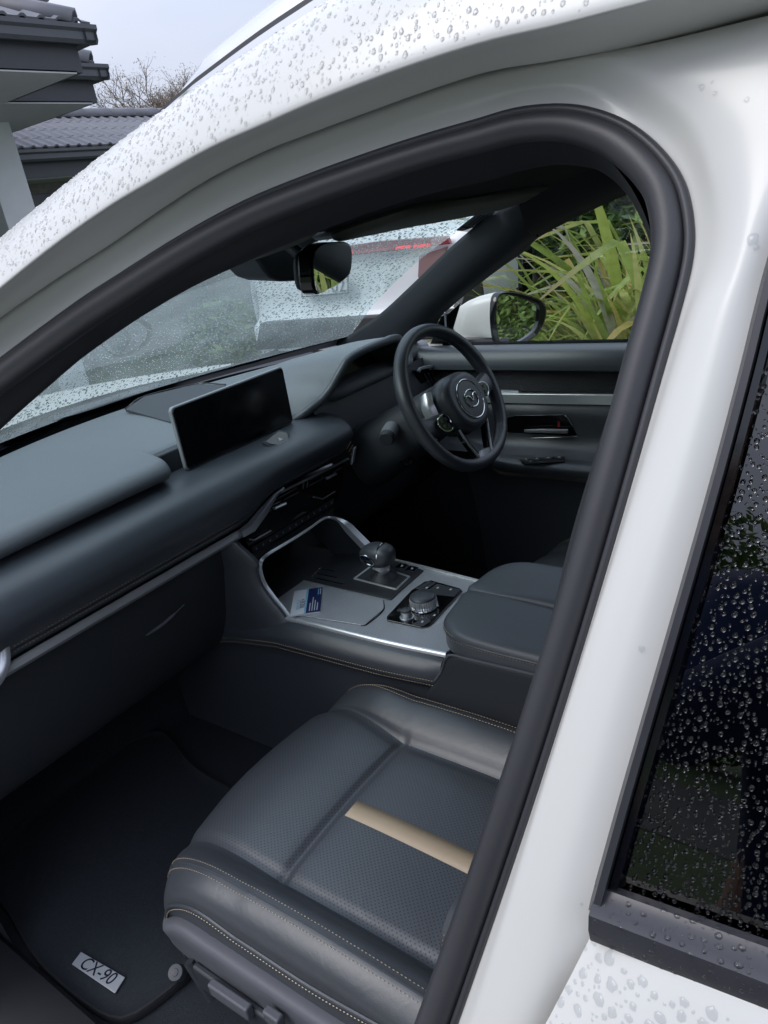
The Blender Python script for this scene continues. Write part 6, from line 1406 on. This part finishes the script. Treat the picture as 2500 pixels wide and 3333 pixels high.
Ed = [(0, 1), (1, 2), (2, 3), (3, 4), (4, 5), (5, 6), (2, 7), (7, 8), (8, 9), (9, 10), (2, 11), (11, 12), (12, 13), (13, 14), (0, 15), (15, 16), (16, 17), (17, 18), (0, 19), (19, 20), (20, 21), (21, 22)]
rad = [(.13, .10), (.125, .095), (.14, .10), .055, .058, .085, .07, .06, .045, .030, .026, .06, .045, .030, .026, .085, .058, .042, .035, .085, .058, .042, .035]
flesh = mat('skin', (.45, .28, .21), .55); jk = mat('dark navy jacket', (.018, .034, .11), .8, bump=.4, bscale=300); tr_ = mat('dark trousers', (.014, .016, .022), .85)
skinmesh('body', J, Ed, rad, flesh, per)
sel_ = [0, 1, 2, 3, 7, 8, 9, 10, 11, 12, 13, 14]; mp_i = {k: i for i, k in enumerate(sel_)}
skinmesh('jacket', [J[k]-(A3(0, 0, .06) if k == 0 else 0) for k in sel_], [(mp_i[a], mp_i[c]) for a, c in Ed if a in mp_i and c in mp_i], [(.185, .135), (.175, .125), (.185, .13), .075, .085, .066, .050, .042, .085, .066, .050, .042], jk, per)
sel_ = [0, 15, 16, 17, 19, 20, 21]; mp_i = {k: i for i, k in enumerate(sel_)}
skinmesh('trousers', [J[k] for k in sel_], [(mp_i[a], mp_i[c]) for a, c in Ed if a in mp_i and c in mp_i], [(.16, .12), .105, .075, .062, .105, .075, .062], tr_, per)
hd_ = pp(.055, 0, 1.735); MB().grid(superell(hd_+A3(-.012, 0, .03), (.098, .082, .095), np.eye(3), e1=1, e2=1), True).obj('hair', mat('dark hair', (.02, .016, .012), .7), per, smooth=180)
for s_ in (-1, 1):
    MB().grid(superell(pp(.145, .03*s_, 1.70), (.010, .013, .008), np.eye(3), n=10, m=6, e1=1, e2=1), True).obj('eye', mat('eye', (.05, .04, .03), .3), per, smooth=180)
    MB().grid(superell(pp(.05, .086*s_, 1.69), (.018, .01, .03), np.eye(3), n=10, m=6, e1=1, e2=1), True).obj('ear', flesh, per, smooth=180)
MB().grid(superell(pp(.158, 0, 1.675), (.016, .012, .022), np.eye(3), n=12, m=8, e1=1, e2=1), True).obj('nose', flesh, per, smooth=180)
MB().grid(superell(pp(.142, 0, 1.638), (.008, .022, .006), np.eye(3), n=12, m=6, e1=1, e2=1), True).obj('mouth', mat('lips', (.36, .16, .14), .5), per, smooth=180)
# phone just behind the lens position, hands round it
PH = thing('phone', 'dark smartphone held up in both hands, mirrored in the rear window', 'phone')
rot_ = np.array([CR_, CU_, -CF_]).T
MB().box(pc_, (.074, .150, .008), rot_).obj('phone_body', mat('phone shell', (.02, .02, .025), .3), PH, bevel=.003)
Rp = np.array([CR_, CU_, CF_]).T
for s in (-1, 1):
    b = MB(); pm = PALM[s]
    b.grid(superell(pm-CU_*.004, (.013, .043, .024), Rp, n=20, m=12, e1=.8, e2=.8), True)
    b.tube(crs([WR[s]-CU_*.02, WR[s], pm-CU_*.03], 5), np.linspace(.025, .020, 11), 12, up=CF_)
    for k, L in enumerate((.92, 1.0, .95, .8)):                     # four fingers round the edge onto the front of the phone
        o = pm+CU_*(.030-.0195*k)
        pth = crs([o+CR_*.004*s-CF_*.004, o+CR_*.008*s+CF_*.014, o-CR_*.002*s+CF_*.0265, o-CR_*.022*s*L+CF_*.0275, o-CR_*.034*s*L+CF_*.026], 5)
        rr_ = np.interp(np.linspace(0, 1, len(pth)), [0, .4, .9, 1], [.0098, .0090, .0078, .004]); b.tube(pth, rr_, 10, up=CU_)
    pth = crs([pm-CU_*.028-CF_*.012, pm-CU_*.006-CF_*.018-CR_*.014*s, pm+CU_*.018-CF_*.006-CR_*.026*s, pm+CU_*.036-CF_*.004-CR_*.030*s], 5)
    b.tube(pth, np.interp(np.linspace(0, 1, len(pth)), [0, .5, .9, 1], [.0130, .0108, .0092, .005]), 10, up=CF_)
    b.obj('hand', flesh, per, smooth=180)
